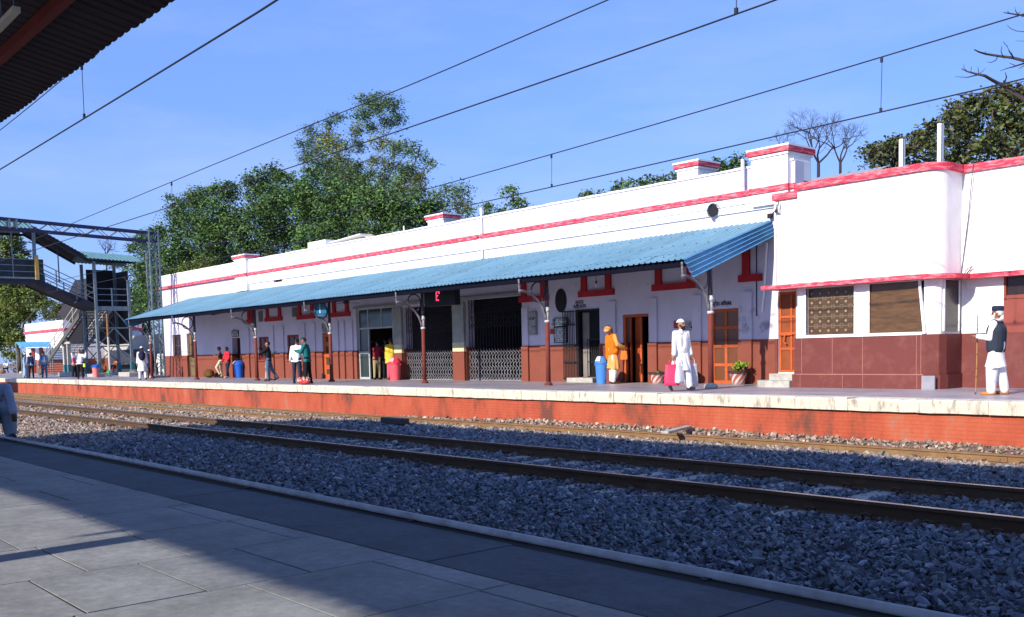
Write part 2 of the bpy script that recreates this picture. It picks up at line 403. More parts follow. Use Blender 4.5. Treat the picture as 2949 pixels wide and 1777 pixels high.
        if hem:
            zt = J['pel'].z+.12*k; zb = J['pel'].z-hem*k; n = 28; vs = []; rr = 9; ph = rng.uniform(0, 6)
            for i in range(rr):
                t = i/(rr-1); z = zt+(zb-zt)*t
                if z > J['hipL'].z: c_ = J['pel']+tu*(z-J['pel'].z); rx, ry = .165*k*bulk, .135*k*bulk
                else:
                    pl, pr = legat('L', z), legat('R', z); c_ = (pl+pr)/2
                    rx = max(abs(pl.x-pr.x)/2+(.098+.045*t)*k, .15*k*bulk); ry = abs(pl.y-pr.y)/2+(.105+.045*t)*k
                for j in range(n):
                    a = 2*math.pi*j/n; w_ = 1+.07*t*math.cos(5*a+ph)+.04*t*math.cos(9*a+2*ph)
                    vs.append((c_.x+rx*w_*math.cos(a), c_.y+ry*w_*math.sin(a), z-(.02*k*math.cos(2*a+ph) if i == rr-1 else 0)))
            fs = [(i*n+j, (i+1)*n+j, (i+1)*n+(j+1) % n, i*n+(j+1) % n) for i in range(rr-1) for j in range(n)]
            fs += [tuple(range(n)), tuple(range(rr*n-1, (rr-1)*n-1, -1))]
            m_.add(vs, fs)
        link('kurta' if hem > .25 else 'shirt', remesh(m_, V, 3, fold), top, e)
        if topc: pass
    if vest:
        m_ = MB(); g = .034
        for sd in (1, -1):
            m_.capsule(J['pel']+tu*.0*k+ax*sd*.06*k, J['chest']+ax*sd*.078*k, (.124+g*.45)*k*bulk, (.108+g)*k*bulk); m_.capsule(J['chest']+ax*sd*.078*k, J['shc']+ax*sd*.125*k, (.105+g)*k*bulk, (.058+g)*k)
        m_.capsule(J['shL'].lerp(J['shR'], .1), J['shR'].lerp(J['shL'], .1), (.05+g)*k, (.05+g)*k)
        link('waistcoat', remesh(m_, V, 3, fold*.6), vest, e)
    if shawl:
        m_ = MB(); g = .045
        pts = [J['pel']+ax*.02*k+Vector((0,-.12,.02))*k, J['chest']+Vector((0,-.145,0))*k, J['shL']+Vector((.0,-.03,.05))*k, J['shL']+Vector((.02,.07,.02))*k, J['chest']+ax*.12*k+Vector((0,.13,-.05))*k, J['pel']+ax*.16*k+Vector((0,.10,-.22))*k]
        for off_ in (-.05, 0, .05):
            for a, c in zip(pts[:-1], pts[1:]): m_.capsule(a+ax*off_*k, c+ax*off_*k, .038*k, .038*k, n=8, k=3)
        m_.capsule(J['pel']+ax*.13*k+Vector((0,0,.02))*k, J['pel']-ax*.13*k+Vector((0,0,.02))*k, .125*k, .125*k)
        m_.capsule(J['chest']+ax*.09*k, J['pel']+ax*.1*k, .15*k, .16*k)
        link('shawl', remesh(m_, V, 3, fold*1.6, fs=(9,9,4)), shawl, e)
    if scarf:
        m_ = MB(); r_ = .088*k; n = 14
        ring = [J['neck']+tu*.015*k+HR @ Vector((r_*math.cos(2*math.pi*i/n), r_*math.sin(2*math.pi*i/n)*1.0+.0, .015*math.sin(2*math.pi*i/n)*k+.0)) for i in range(n+1)]
        for a, c in zip(ring[:-1], ring[1:]): m_.capsule(a, c, .034*k, .034*k, n=8, k=3)
        for sd in (1, -1): m_.capsule(J['neck']+ax*sd*.07*k+Vector((0,-.07,0))*k, J['chest']+ax*sd*.06*k+Vector((0,-.15,.0))*k, .035*k, .04*k, n=8, k=3)
        link('scarf', remesh(m_, .012, 2, .004), scarf, e)
    if shoes:
        for n_ in 'LR':
            m_ = MB(); h_, t_ = J['heel'+n_], J['toe'+n_]
            m_.capsule(h_+Vector((0,0,.008))*k, h_.lerp(t_, .5)+Vector((0,0,.004))*k, .046*k, .046*k); m_.capsule(h_.lerp(t_, .45), t_, .046*k, .036*k); m_.capsule(h_+Vector((0,0,.02))*k, J['an'+n_]+Vector((0,0,-.012))*k, .044*k, .042*k)
            link('shoe', remesh(m_, .013, 2), shoes, e)
    def shell(c, r, keep, name, m_, th=0):
        bm = bmesh.new(); bmesh.ops.create_icosphere(bm, subdivisions=3, radius=1)
        for v in bm.verts:
            nn = noise.noise(v.co*3+Vector((rng.random()*0, 0, 0)))*th; v.co = Vector((v.co.x*r[0], v.co.y*r[1], v.co.z*r[2]))*(1+nn)
        bmesh.ops.delete(bm, geom=[v for v in bm.verts if not keep(v.co/k)], context='VERTS')
        for v in bm.verts: v.co = c+HR @ v.co
        me = bpy.data.meshes.new(name); bm.to_mesh(me); bm.free(); me.polygons.foreach_set('use_smooth', [True]*len(me.polygons))
        return link(name, me, m_, e)
    hcen = hc+HR @ Vector((0,.010,.018))*k
    if hair: shell(hcen, (.088*k,.108*k,.118*k), lambda v: v.z > .045 or (v.y > -.015 and v.z > -.075 and not (abs(v.x) > .06 and v.y < .02 and v.z < .0)), 'hair', hair, .08)
    if cap and capstyle == 'skull': shell(hcen+hd*.008*k, (.094*k,.114*k,.120*k), lambda v: v.z > .022-.0*v.y, 'cap', cap)
    if cap and capstyle == 'round':
        m_ = MB(); 
        pr = [(.098,.035),(.101,.045),(.104,.10),(.098,.125),(.07,.137),(.01,.14)]
        n = 20; vs = []
        for r_, z in pr:
            for j in range(n): a = 2*math.pi*j/n; vs.append(hcen+HR @ Vector((r_*.93*math.cos(a), r_*1.12*math.sin(a), z))*k)
        m_.add(vs, [(i*n+j, i*n+(j+1) % n, (i+1)*n+(j+1) % n, (i+1)*n+j) for i in range(len(pr)-1) for j in range(n)]+[tuple(range((len(pr)-1)*n, len(pr)*n))])
        m_.build('cap', cap, e, smooth=True)
    if turban:
        m_ = MB()
        for i, (zz, rr_) in enumerate(((.03,.088),(.06,.094),(.09,.085),(.11,.06))):
            n = 14; ring = [hcen+HR @ Vector((rr_*math.cos(2*math.pi*j/n), rr_*1.18*math.sin(2*math.pi*j/n), zz+.02*math.sin(2*math.pi*j/n+i)))*k for j in range(n+1)]
            for a, c in zip(ring[:-1], ring[1:]): m_.capsule(a, c, .026*k, .026*k, n=6, k=2)
        m_.ellip(hcen+hd*.05*k, (.08*k,.1*k,.085*k), HR)
        link('turban', remesh(m_, .014, 2, .004), turban, e)
    if beard:
        m_ = MB(); m_.ellip(hc+HR @ Vector((0,-.055,-.085))*k, (.055*k,.052*k,.058*k), HR); m_.ellip(hc+HR @ Vector((0,-.075,-.115))*k, (.034*k,.034*k,.04*k), HR)
        for sd in (1, -1): m_.capsule(hc+HR @ Vector((sd*.070,-.01,.0))*k, hc+HR @ Vector((sd*.05,-.055,-.075))*k, .018*k, .026*k, n=8, k=3)
        m_.capsule(hc+HR @ Vector((-.03,-.098,-.045))*k, hc+HR @ Vector((.03,-.098,-.045))*k, .010*k, .010*k, n=6, k=2)
        link('beard', remesh(m_, .010, 1, .004, fs=(40,40,25)), beard, e)
    M = Matrix.Translation(Vector(loc)) @ Matrix.Rotation(R(rz), 4, 'Z')
    W_ = {kk: M @ v for kk, v in J.items() if not kk.startswith('fd')}
    W_['fdL'] = Matrix.Rotation(R(rz), 3, 'Z') @ J['fdL']; W_['fdR'] = Matrix.Rotation(R(rz), 3, 'Z') @ J['fdR']
    W_['obj'] = e
    return W_
def cloth(n_, c, r=.85): return mat('cloth_'+n_, c, rough=r, var=.14, scale=6, bump=.15, bscale=60, spec=.15)
WHT = cloth('white', (.80,.80,.80)); WHT2 = cloth('off_white', (.68,.66,.62)); NVY = cloth('navy', (.02,.025,.06)); BLK = cloth('black', (.014,.014,.018)); SAFF = cloth('saffron', (.60,.165,.012)); PEACH = cloth('peach', (.70,.34,.11))
DENIM = cloth('denim', (.09,.15,.24)); DDEN = cloth('dark_denim', (.025,.035,.07)); TEAL = cloth('teal', (.015,.15,.15)); TAN = cloth('tan', (.36,.22,.08)); BRN = cloth('brown', (.13,.055,.04)); CREAM = cloth('cream', (.60,.54,.38)); RED = cloth('red', (.62,.03,.05)); CRIM = cloth('crimson', (.24,.02,.035)); YEL = cloth('yellow', (.62,.48,.05)); KHAK = cloth('khaki', (.38,.30,.16)); LBL = cloth('light_blue', (.30,.42,.58)); GBLU = cloth('grey_blue', (.24,.31,.42)); PNK = cloth('pink', (.62,.10,.16)); GREY = cloth('grey', (.42,.40,.40)); ORG = cloth('orange', (.62,.16,.03)); SHAWLB = cloth('shawl_blue', (.24,.30,.42))
LEATH = mat('leather_tan', (.42,.16,.03), rough=.5); SHB = mat('shoe_black', (.015,.013,.015), rough=.4); SHBR = mat('shoe_brown', (.09,.035,.02), rough=.5); SHR = mat('shoe_red', (.3,.02,.03), rough=.5)
BEARDW = mat('beard_white', (.75,.75,.78), rough=.8); BEARDK = mat('beard_dark', (.035,.016,.010), rough=.8)
def gw(px, y=22.95):
    q_ = ony(px, 1085, y); return (q_.x, y, 0)
def gp(px, py, z=0): q_ = onz(px, py, z); return (q_.x, q_.y, z)

# bearded man in white walking to the right
pm = person('bearded man in white kurta and skullcap walking with bags in both hands', gp(1957, 1126), 72, H=1.71, lean=2, legs=((17,4,1),(-14,22,2)), foot=(-4,38), arms=((-2,9,10,-2),(4,9,8,0)), head=(-2,26),
    top=WHT, hem=.46, bottom=WHT, loose=.028, shoes=SHB, cap=WHT, beard=BEARDK, detail=True, skin=SKINL, fold=.010)
# old man with a stick
po = person('old white bearded man in navy waistcoat, white kurta and navy cap holding a tall stick', gp(2874, 1137), -86, H=1.69, lean=-1, legs=((5,5,3),(-6,6,3)), arms=((12,8,88,16),(6,6,96,14)), head=(0,-4),
    top=WHT, hem=.40, bottom=WHT, loose=.040, shoes=LEATH, cap=NVY, capstyle='round', hair=mat('hair_white', (.6,.58,.56)), beard=BEARDW, vest=cloth('waistcoat_navy', (.03,.04,.06)), scarf=cloth('scarf_pale', (.58,.50,.48)), detail=True, bulk=1.2, fold=.008)
# monk in saffron looking up
pk = person('man in saffron shawl and peach kurta standing with his head tipped back', gp(1764, 1105), 160, H=1.76, lean=-3, legs=((3,5,4),(-3,5,4)), arms=((6,12,62,38),(4,30,66,40)), head=(-42,8),
    top=PEACH, hem=.50, bottom=WHT, loose=.03, shoes=SHBR, hair=None, turban=PEACH, shawl=SAFF, vest=SAFF, detail=True, bulk=1.08, skin=SKINL, fold=.010)
# the pair with the coloured bag
P = lambda *a, **k: person(*a, **k)
pw_ = P('man in white shirt and dark jeans seen from behind, facing the man in teal', gp(856, 1104), -140, H=1.72, lean=3, legs=((4,3,5),(-4,4,5)), arms=((4,14,14,0),(10,8,30,10)), head=(18,-28), top=WHT, hem=.10, bottom=DDEN, shoes=SHB)
pt_ = P('man in teal jacket and dark trousers bending his head over something in his hands', gp(889, 1105), -48, H=1.76, lean=5, legs=((4,3,3),(-3,4,3)), arms=((30,6,80,30),(30,6,80,30)), head=(28,0), top=TEAL, hem=.12, bottom=BLK, shoes=SHB)
P('man in black shirt and faded jeans stepping left with his hands at his face', gp(786, 1097), -34, H=1.72, lean=0, legs=((6,10,2),(-16,16,2)), foot=(0,20), arms=((55,4,95,22),(60,4,90,20)), head=(4,0), top=BLK, hem=.05, bottom=DENIM, shoes=SHBR)
P('person in a tan shawl close in front of the man in black', gp(771, 1094), 150, H=1.55, lean=2, arms=((40,4,95,20),(40,4,95,20)), top=TAN, hem=.35, bottom=cloth('pale_pink', (.55,.36,.30)), loose=.02, shoes=SHBR)
P('man in brown jersey and cream trousers leaning on the wall with folded arms', gw(636), -22, H=1.62, lean=4, legs=((38,62,2),(0,2,3)), foot=(30,0), arms=((28,10,92,45),(28,10,92,45)), head=(12,0), top=BRN, sleeve='short', hem=.05, bottom=CREAM, shoes=SHB)
P('person in red jacket and dark trousers leaning on the wall beside the folded arms', gw(656), 12, H=1.60, lean=2, legs=((18,10,2),(-2,10,4)), arms=((10,8,30,10),(10,8,40,20)), head=(10,10), top=RED, hem=.06, bottom=NVY, shoes=WHT2)
P('man in crimson shirt and khaki trousers bending at the glazed entrance, seen from behind', gw(1086, 23.15), -146, H=1.62, lean=10, legs=((2,3,4),(-4,3,4)), arms=((45,6,60,20),(45,6,60,20)), head=(14,0), top=CRIM, hem=.06, bottom=KHAK, shoes=SHB)
P('person in yellow standing behind the pink bin at the entrance', (ony(1127, 1085, 23.2).x, 23.2, 0), -136, H=1.70, arms=((4,6,10,0),(4,6,10,0)), head=(0,30), top=YEL, hem=.25, bottom=PNK, shoes=SHBR)
P('dark figure standing inside the glazed entrance, left of the crimson shirt', (ony(1071, 1080, 24.7).x, 24.7, 0), 120, H=1.72, top=BLK, hem=.1, bottom=BLK, shoes=SHB)
P('dark figure in the entrance between the crimson shirt and the yellow top', (ony(1111, 1080, 24.2).x, 24.2, 0), 200, H=1.75, top=NVY, hem=.1, bottom=BLK, shoes=SHB)
# by the mast
pb_ = P('man in white kurta and skullcap with a navy backpack walking away by the lattice mast', gp(412, 1094), -112, H=1.72, legs=((6,6,5),(-8,10,5)), arms=((0,8,12,0),(0,8,12,0)), top=WHT, hem=.48, bottom=WHT, loose=.01, shoes=SHBR, cap=WHT)
P('man in dark coat and white cap walking beside the man with the backpack', gp(434, 1089), -104, H=1.60, top=NVY, hem=.3, bottom=SHBR, shoes=SHB, cap=WHT)
P('man in white clothes half hidden behind the lattice mast', gp(467, 1083), -100, H=1.62, top=WHT, hem=.4, bottom=WHT2, loose=.02, shoes=SHBR)
# by the footbridge
P('man in white shirt and black trousers raising both hands to his face', gp(233, 1091), 64, H=1.72, legs=((4,4,4),(-4,4,4)), arms=((55,38,118,30),(55,38,118,30)), head=(-4,0), top=WHT, sleeve='long', hem=.08, bottom=BLK, shoes=SHR)
P('woman in pink top and long grey drape standing left of the man with raised hands', gp(215, 1087), 130, H=1.58, arms=((6,8,20,0),(6,8,20,0)), top=PNK, hem=.1, bottom=BLK, loose=.01, shoes=SHB, shawl=GREY)
P('man in long pale blue robe and white cap at the platform edge', gp(74, 1090), 140, H=1.62, arms=((2,5,8,0),(2,5,8,0)), top=LBL, hem=.75, bottom=LBL, loose=.03, shoes=SHB, cap=WHT2)
P('man in navy waistcoat and blue sleeves standing right of the pale blue robe', gp(91, 1090), -112, H=1.66, arms=((2,14,30,5),(2,8,20,0)), top=LBL, vest=NVY, hem=.05, bottom=BLK, shoes=SHB)
pbk = P('man in grey blue shirt and jeans walking towards the footbridge stairs', gp(129, 1088), 72, H=1.74, legs=((10,4,3),(-10,12,3)), arms=((-6,8,14,0),(6,8,14,0)), top=GBLU, hem=.06, bottom=DENIM, shoes=SHB)
SIT = dict(legs=((95,105,12),(90,110,14)), arms=((40,6,50,15),(45,6,50,15)))
P('person in white shirt sitting on the ground at the far left edge', gp(17, 1074), 60, H=1.66, lean=12, **SIT, top=WHT, hem=0, bottom=BLK, shoes=SHBR)
P('person in orange sitting on the ground behind the footbridge tower legs', gp(334, 1074), 40, H=1.62, lean=10, **SIT, top=ORG, hem=0, bottom=CRIM, shoes=SHBR)
P('seated person in light blue with dark hair behind the thin white pole', gp(345, 1072), 20, H=1.62, lean=8, **SIT, top=LBL, hem=0, bottom=NVY, shoes=SHBR)
# crouching man at the near edge, only his arm and knee in view
nq = (-15.15, 3.25, 0)
_h = ony(46, 1205, 3.78)
P('crouching man in blue grey wrap on the near platform edge, one arm hanging down', (_h.x-.40, 3.62, 0), 84, H=1.66, lean=26, legs=((112,138,8),(104,140,6)), arms=((62,0,-34,-2),(56,4,-22,6)), head=(20,0), top=SHAWLB, hem=0, bottom=GBLU, loose=.05, shoes=SHB, bulk=1.12, skin=mat('skin_shade', (.06,.03,.02)), fold=.012)  # near-black skin: the shade on his forearm painted in

SKYTINT = (0.60, 0.71, 1.15, 1); SKYMIX = 0.62; SKYCOL = (0.97, 1.76, 3.8, 1); CLOUD = (2.1, 2.75, 4.4, 1); SKYSTR = 0.145; SUNSTR = 4.0; SUNCOL = (1.0, 0.90, 0.77); EXPO = 0.75
# ------------------------------------------------------------------ sky and sun
SUN_EL, SUN_DX = 28.2, -0.07           # light travels towards +y (and a little towards -x)
w = bpy.data.worlds.new('World'); sc.world = w; w.use_nodes = True
nt = w.node_tree; N = nt.nodes; L = nt.links
bg = N['Background']
sky = N.new('ShaderNodeTexSky'); sky.sky_type = 'NISHITA'; sky.sun_disc = False
sky.sun_elevation = R(SUN_EL); sky.altitude = 200; sky.air_density = 1.0; sky.dust_density = 0.6; sky.ozone_density = 3.0
to_sun = Vector((-SUN_DX, -1.0, 0)).normalized()
sky.sun_rotation = math.atan2(to_sun.x, to_sun.y)
tc = N.new('ShaderNodeTexCoord'); mp = N.new('ShaderNodeMapping'); mp.inputs['Scale'].default_value = (1.2, 1.2, 5.0)
L.new(tc.outputs['Generated'], mp.inputs['Vector'])
nz = N.new('ShaderNodeTexNoise'); nz.inputs['Scale'].default_value = 1.6; nz.inputs['Detail'].default_value = 7; nz.inputs['Roughness'].default_value = 0.6
L.new(mp.outputs['Vector'], nz.inputs['Vector'])
mr = N.new('ShaderNodeMapRange'); mr.inputs['From Min'].default_value = 0.42; mr.inputs['From Max'].default_value = 0.75; mr.inputs['To Max'].default_value = 0.6
L.new(nz.outputs['Fac'], mr.inputs['Value'])
tint = N.new('ShaderNodeMix'); tint.data_type = 'RGBA'; tint.blend_type = 'MULTIPLY'; tint.inputs['Factor'].default_value = 1
L.new(sky.outputs['Color'], tint.inputs['A']); tint.inputs['B'].default_value = SKYTINT
mh = N.new('ShaderNodeMix'); mh.data_type = 'RGBA'; mh.inputs['Factor'].default_value = SKYMIX; L.new(tint.outputs['Result'], mh.inputs['A']); mh.inputs['B'].default_value = SKYCOL
mx = N.new('ShaderNodeMix'); mx.data_type = 'RGBA'
L.new(mr.outputs['Result'], mx.inputs['Factor']); L.new(mh.outputs['Result'], mx.inputs['A']); mx.inputs['B'].default_value = CLOUD
L.new(mx.outputs['Result'], bg.inputs['Color']); bg.inputs['Strength'].default_value = SKYSTR
sl = bpy.data.lights.new('sun', 'SUN'); sl.energy = SUNSTR; sl.angle = R(0.55); sl.color = SUNCOL
so = bpy.data.objects.new('sun', sl); COL.objects.link(so)
d = Vector((SUN_DX, 1.0, 0)).normalized(); d = Vector((d.x, d.y, -math.tan(R(SUN_EL)))).normalized()
so.rotation_euler = d.to_track_quat('-Z', 'Y').to_euler(); so.location = (0, -40, 30)
sc.view_settings.view_transform = 'Standard'; sc.view_settings.look = 'None'; sc.view_settings.exposure = EXPO; sc.view_settings.gamma = 1
sc.cycles.max_bounces = 6; sc.cycles.diffuse_bounces = 3; sc.cycles.glossy_bounces = 2; sc.cycles.transparent_max_bounces = 8
sc.cycles.use_denoising = True

# ------------------------------------------------------------------ ground and platforms
GROUND = mat('earth', (0.22, 0.17, 0.12), rough=0.95, var=0.3, scale=0.4, bump=0.3)
struct(MB().box(-1500, 1500, -1200, 2500, -1.6, -1.25).build('ground', GROUND))
PAVEF = mat('platform_asphalt', (0.36, 0.33, 0.37), rough=0.42, var=0.30, scale=0.8, bump=0.05, bscale=30, spec=0.35, speck=.15, sscale=5)
mb = MB().box(-190, 60, 18.42, 200, -1.3, 0.0)
struct(mb.build('platform', PAVEF))

def brickwall_mat():
    m = bpy.data.materials.new('painted_brick'); m.use_nodes = True; nt = m.node_tree; N = nt.nodes; L = nt.links; b = N['Principled BSDF']
    b.inputs['Roughness'].default_value = 0.85
    tc = N.new('ShaderNodeTexCoord'); sp = N.new('ShaderNodeSeparateXYZ'); cb = N.new('ShaderNodeCombineXYZ')
    L.new(tc.outputs['Object'], sp.inputs[0]); L.new(sp.outputs['X'], cb.inputs['X']); L.new(sp.outputs['Z'], cb.inputs['Y'])
    br = N.new('ShaderNodeTexBrick'); br.inputs['Scale'].default_value = 1.0
    br.inputs['Brick Width'].default_value = 0.24; br.inputs['Row Height'].default_value = 0.078; br.inputs['Mortar Size'].default_value = 0.006
    br.inputs['Color1'].default_value = (1,1,1,1); br.inputs['Color2'].default_value = (0.8,0.8,0.8,1); br.inputs['Mortar'].default_value = (0,0,0,1)
    n0 = N.new('ShaderNodeTexNoise'); n0.inputs['Scale'].default_value = 2.0; n0.inputs['Detail'].default_value = 3
    L.new(cb.outputs['Vector'], n0.inputs['Vector'])
    va = N.new('ShaderNodeVectorMath'); va.operation = 'MULTIPLY_ADD'; va.inputs[1].default_value = (0.03, 0.03, 0); L.new(n0.outputs['Color'], va.inputs[0]); L.new(cb.outputs['Vector'], va.inputs[2])
    L.new(va.outputs['Vector'], br.inputs['Vector'])
    n1 = N.new('ShaderNodeTexNoise'); n1.inputs['Scale'].default_value = 0.9; n1.inputs['Detail'].default_value = 8; n1.inputs['Roughness'].default_value = 0.65
    mp = N.new('ShaderNodeMapping'); mp.inputs['Scale'].default_value = (1.0, 1.0, 0.45); L.new(tc.outputs['Object'], mp.inputs['Vector']); L.new(mp.outputs['Vector'], n1.inputs['Vector'])
    rp = N.new('ShaderNodeValToRGB'); L.new(n1.outputs['Fac'], rp.inputs['Fac'])
    e = rp.color_ramp.elements; e[0].position = 0.36; e[0].color = (0.14, 0.045, 0.028, 1); e[1].position = 0.46; e[1].color = (0.36, 0.064, 0.027, 1)
    k = e.new(0.60); k.color = (0.42, 0.092, 0.042, 1); k = e.new(0.69); k.color = (0.30, 0.15, 0.10, 1)
    mk = N.new('ShaderNodeMapRange'); L.new(br.outputs['Fac'], mk.inputs['Value']); mk.inputs['To Min'].default_value = 1; mk.inputs['To Max'].default_value = 0.9
    mul = N.new('ShaderNodeMix'); mul.data_type = 'RGBA'; mul.blend_type = 'MULTIPLY'; mul.inputs['Factor'].default_value = 1
    L.new(rp.outputs['Color'], mul.inputs['A']); L.new(mk.outputs['Result'], mul.inputs['B']); L.new(mul.outputs['Result'], b.inputs['Base Color'])
    n2 = N.new('ShaderNodeTexNoise'); n2.inputs['Scale'].default_value = 18; L.new(tc.outputs['Object'], n2.inputs['Vector'])
    ad = N.new('ShaderNodeMath'); ad.operation = 'MULTIPLY_ADD'; L.new(br.outputs['Fac'], ad.inputs[0]); ad.inputs[1].default_value = -0.9; L.new(n2.outputs['Fac'], ad.inputs[2])
    bp = N.new('ShaderNodeBump'); bp.inputs['Strength'].default_value = 0.5; bp.inputs['Distance'].default_value = 0.012
    L.new(ad.outputs[0], bp.inputs['Height']); L.new(bp.outputs['Normal'], b.inputs['Normal'])
    return m
BRICK = brickwall_mat()
pw = MB().box(-190, 60, 18.03, 18.42, -1.3, -0.235).build('platform_wall', BRICK)
struct(pw)
COPING = worn('coping_white', (0.62, 0.57, 0.46), (0.27, 0.24, 0.20), thresh=0.59, scale=3.2, soft=0.07, bump=0.5, streak=(2.6, 1.0, 0.8))
# cast coping blocks, slightly uneven, chipped edges
cb = MB(); x = -190.0
while x < 60:
    ln = rng.uniform(0.9, 1.5) if x > -75 else 6.0
    x2 = min(60, x+ln)
    dy, dz = rng.uniform(-0.012, 0.012), rng.uniform(-0.008, 0.004)
    n = 5 if x > -75 else 2
    pr = [(17.945+dy, -0.245), (17.935+dy, -0.03), (17.955+dy, 0.004+dz), (18.425, 0.006+dz), (18.425, -0.245)]
    vs = []
    for i in range(n+1):
        t = x+0.004+(x2-x-0.008)*i/n
        for k, (y, z) in enumerate(pr):
            j = rng.uniform(-1, 1)
            vs.append((t, y+(0.008*j if k < 3 else 0), z+(0.006*rng.uniform(-1, 1) if k in (0, 1, 2) else 0)-(rng.random() < 0.06 and k == 2 and 0.02 or 0)))
    m_ = len(pr)
    fs = [(i*m_+k, (i+1)*m_+k, (i+1)*m_+(k+1) % m_, i*m_+(k+1) % m_) for i in range(n) for k in range(m_)]
    fs += [tuple(range(m_)), tuple(range((n+1)*m_-1, n*m_-1, -1))]
    cb.add(vs, fs); x = x2
cop = cb.build('platform_coping', COPING); struct(cop)

# near platform: stone paving, darker edge row, pipe on the edge
STONE = mat('paving_stone', (0.275, 0.285, 0.30), rough=0.7, var=0.28, scale=2.2, bump=0.25, bscale=9, attr='tint', speck=.28, sscale=16)
STONE2 = mat('edge_stone', (0.062, 0.082, 0.115), rough=0.75, var=0.30, scale=2.2, bump=0.3, bscale=9, attr='tint', speck=.3, sscale=16)
struct(MB().box(-60, 40, -14, 3.82, -1.3, -0.003).build('near_platform', mat('joint_dirt', (0.035, 0.03, 0.028), rough=0.95)))
def slabs(name, rects, m):
    V = []; Fs = []; Cc = []
    for (x0, x1, y0, y1) in rects:
        g = 0.006; t = rng.uniform(0.0, 0.0015); tl = [rng.uniform(-0.0005, 0.0005) for _ in range(4)]
        c = rng.uniform(0.93, 1.05); col = (c*rng.uniform(0.98, 1.02), c, c*rng.uniform(0.97, 1.02))
        x0, x1, y0, y1 = x0+g, x1-g, y0+g, y1-g; b = 0.001
        o = len(V)
        jj = [(rng.uniform(-.003, .003), rng.uniform(-.003, .003)) for _ in range(4)]
        cs = [(x0, y0), (x1, y0), (x1, y1), (x0, y1)]
        for (xx, yy), j in zip(cs, jj): V.append((xx+j[0], yy+j[1], -0.06))
        for (xx, yy), j, q in zip(cs, jj, tl): V.append((xx+j[0], yy+j[1], -b+t+q))
        for (sx, sy), (xx, yy), q in zip(((1,1),(-1,1),(-1,-1),(1,-1)), cs, tl): V.append((xx+sx*b, yy+sy*b, t+q))
        for i in range(4):
            Fs.append((o+i, o+(i+1) % 4, o+4+(i+1) % 4, o+4+i)); Fs.append((o+4+i, o+4+(i+1) % 4, o+8+(i+1) % 4, o+8+i))
        Fs.append((o+8, o+9, o+10, o+11)); Cc += [col]*12
    return npmesh(name, np.array(V), np.array(Fs), m, color=np.array(Cc))
edge_x = [-60, -52, -45, -38.5, -33, -28, -24.2, -20.5, -17.6, -14.2, -10.9, -7.62, -4.2, -2.45, -0.4, 2.2, 6, 12, 25, 40]
struct(slabs('edge_paving', [(a, b, 3.0, 3.62+rng.uniform(-0.03, 0.02)) for a, b in zip(edge_x[:-1], edge_x[1:])], STONE2))
rects = []
x = -60.0
while x < 14:
    wd = rng.uniform(0.82, 0.98); x2 = x+wd
    y = 3.0
    if rng.random() < 0.55:
        h = rng.uniform(0.10, 0.22); rects.append((x, x2, y-h, y)); y -= h
    else: y -= 0.0
    while y > -9:
        h = rng.choice([0.55, 0.6, 0.66, 0.72, 0.8]); rects.append((x, x2, y-h, y)); y -= h
    x = x2
rects.append((14, 40, -9, 3.0))
struct(slabs('paving', rects, STONE))
PIPE = mat('pipe_paint', (0.40, 0.43, 0.48), rough=0.45, var=0.3, scale=8)
pp = [(x, 3.735+0.012*math.sin(x*0.31)+(0.25*max(0, (-13-x)/6)**2 if x < -13 else 0)*0, 0.024+0.006*math.sin(x*0.5)) for x in np.arange(-30, 12, 0.5)]
pipe = empty('pipe', (0, 3.8, 0), 'long pale grey pipe running along the edge of the near platform paving', 'pipe')
pipe.location = (0,0,0)
MB().tube(pp, 0.024, n=12).build('pipe_run', PIPE, pipe, smooth=True)
for x in np.arange(-29.3, 12, 2.4): MB().box(x-0.02, x+0.02, 3.66, 3.78, -0.002, 0.006).build('pipe_bracket', DKMETAL, pipe)

# ------------------------------------------------------------------ track bed and ballast
def lerp(a, b, t): return a+(b-a)*np.clip(t, 0, 1)
def zbed(x, y):
    x = np.asarray(x, float); y = np.asarray(y, float)
    c = lerp(-0.80, -0.615, (x+27)/6.0)
    h = lerp(-1.0, -0.80, (x+29)/10.0)
    ys = [3.7, 8.6, 11.3, 13.6, 14.9, 17.35, 18.1]
    lv = [np.full_like(x, -0.60), np.full_like(x, -0.615), np.full_like(x, -0.63), c, np.full_like(x, -1.0), np.full_like(x, -1.0), h]
    out = np.full_like(x, -0.6)
    for i in range(len(ys)-1):
        t = (y-ys[i])/(ys[i+1]-ys[i]); t = np.clip(t, 0, 1); t = t*t*(3-2*t) if i in (3, 5) else t
        seg = lv[i]+(lv[i+1]-lv[i])*t
        out = np.where((y >= ys[i]), seg, out)
    return out+0.018*np.sin(x*1.7+y*2.3)*np.sin(y*1.9-x*0.6)
xs = np.concatenate([np.arange(-190, -45, 1.0), np.arange(-45, 8, 0.16), np.arange(8, 60, 2.0)]); ysb = np.arange(3.6, 18.11, 0.16)
gx, gy = np.meshgrid(xs, ysb, indexing='ij'); gz = zbed(gx, gy)-0.012+nrs.uniform(-0.015, 0.015, gx.shape)
nx, ny = gx.shape; idx = np.arange(nx*ny).reshape(nx, ny)
Q = np.stack([idx[:-1, :-1], idx[1:, :-1], idx[1:, 1:], idx[:-1, 1:]], -1).reshape(-1, 4)
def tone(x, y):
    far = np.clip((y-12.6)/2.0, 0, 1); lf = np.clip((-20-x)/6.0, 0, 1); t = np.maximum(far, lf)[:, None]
    return np.array([[0.135, 0.160, 0.205]])*(1-t)+np.array([[0.33, 0.255, 0.20]])*t  # canopy shade painted in as blue-grey; sunlit, rust-dusted stones brown
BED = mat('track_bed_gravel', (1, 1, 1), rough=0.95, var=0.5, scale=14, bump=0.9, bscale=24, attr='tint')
P = np.stack([gx.ravel(), gy.ravel(), gz.ravel()], 1)
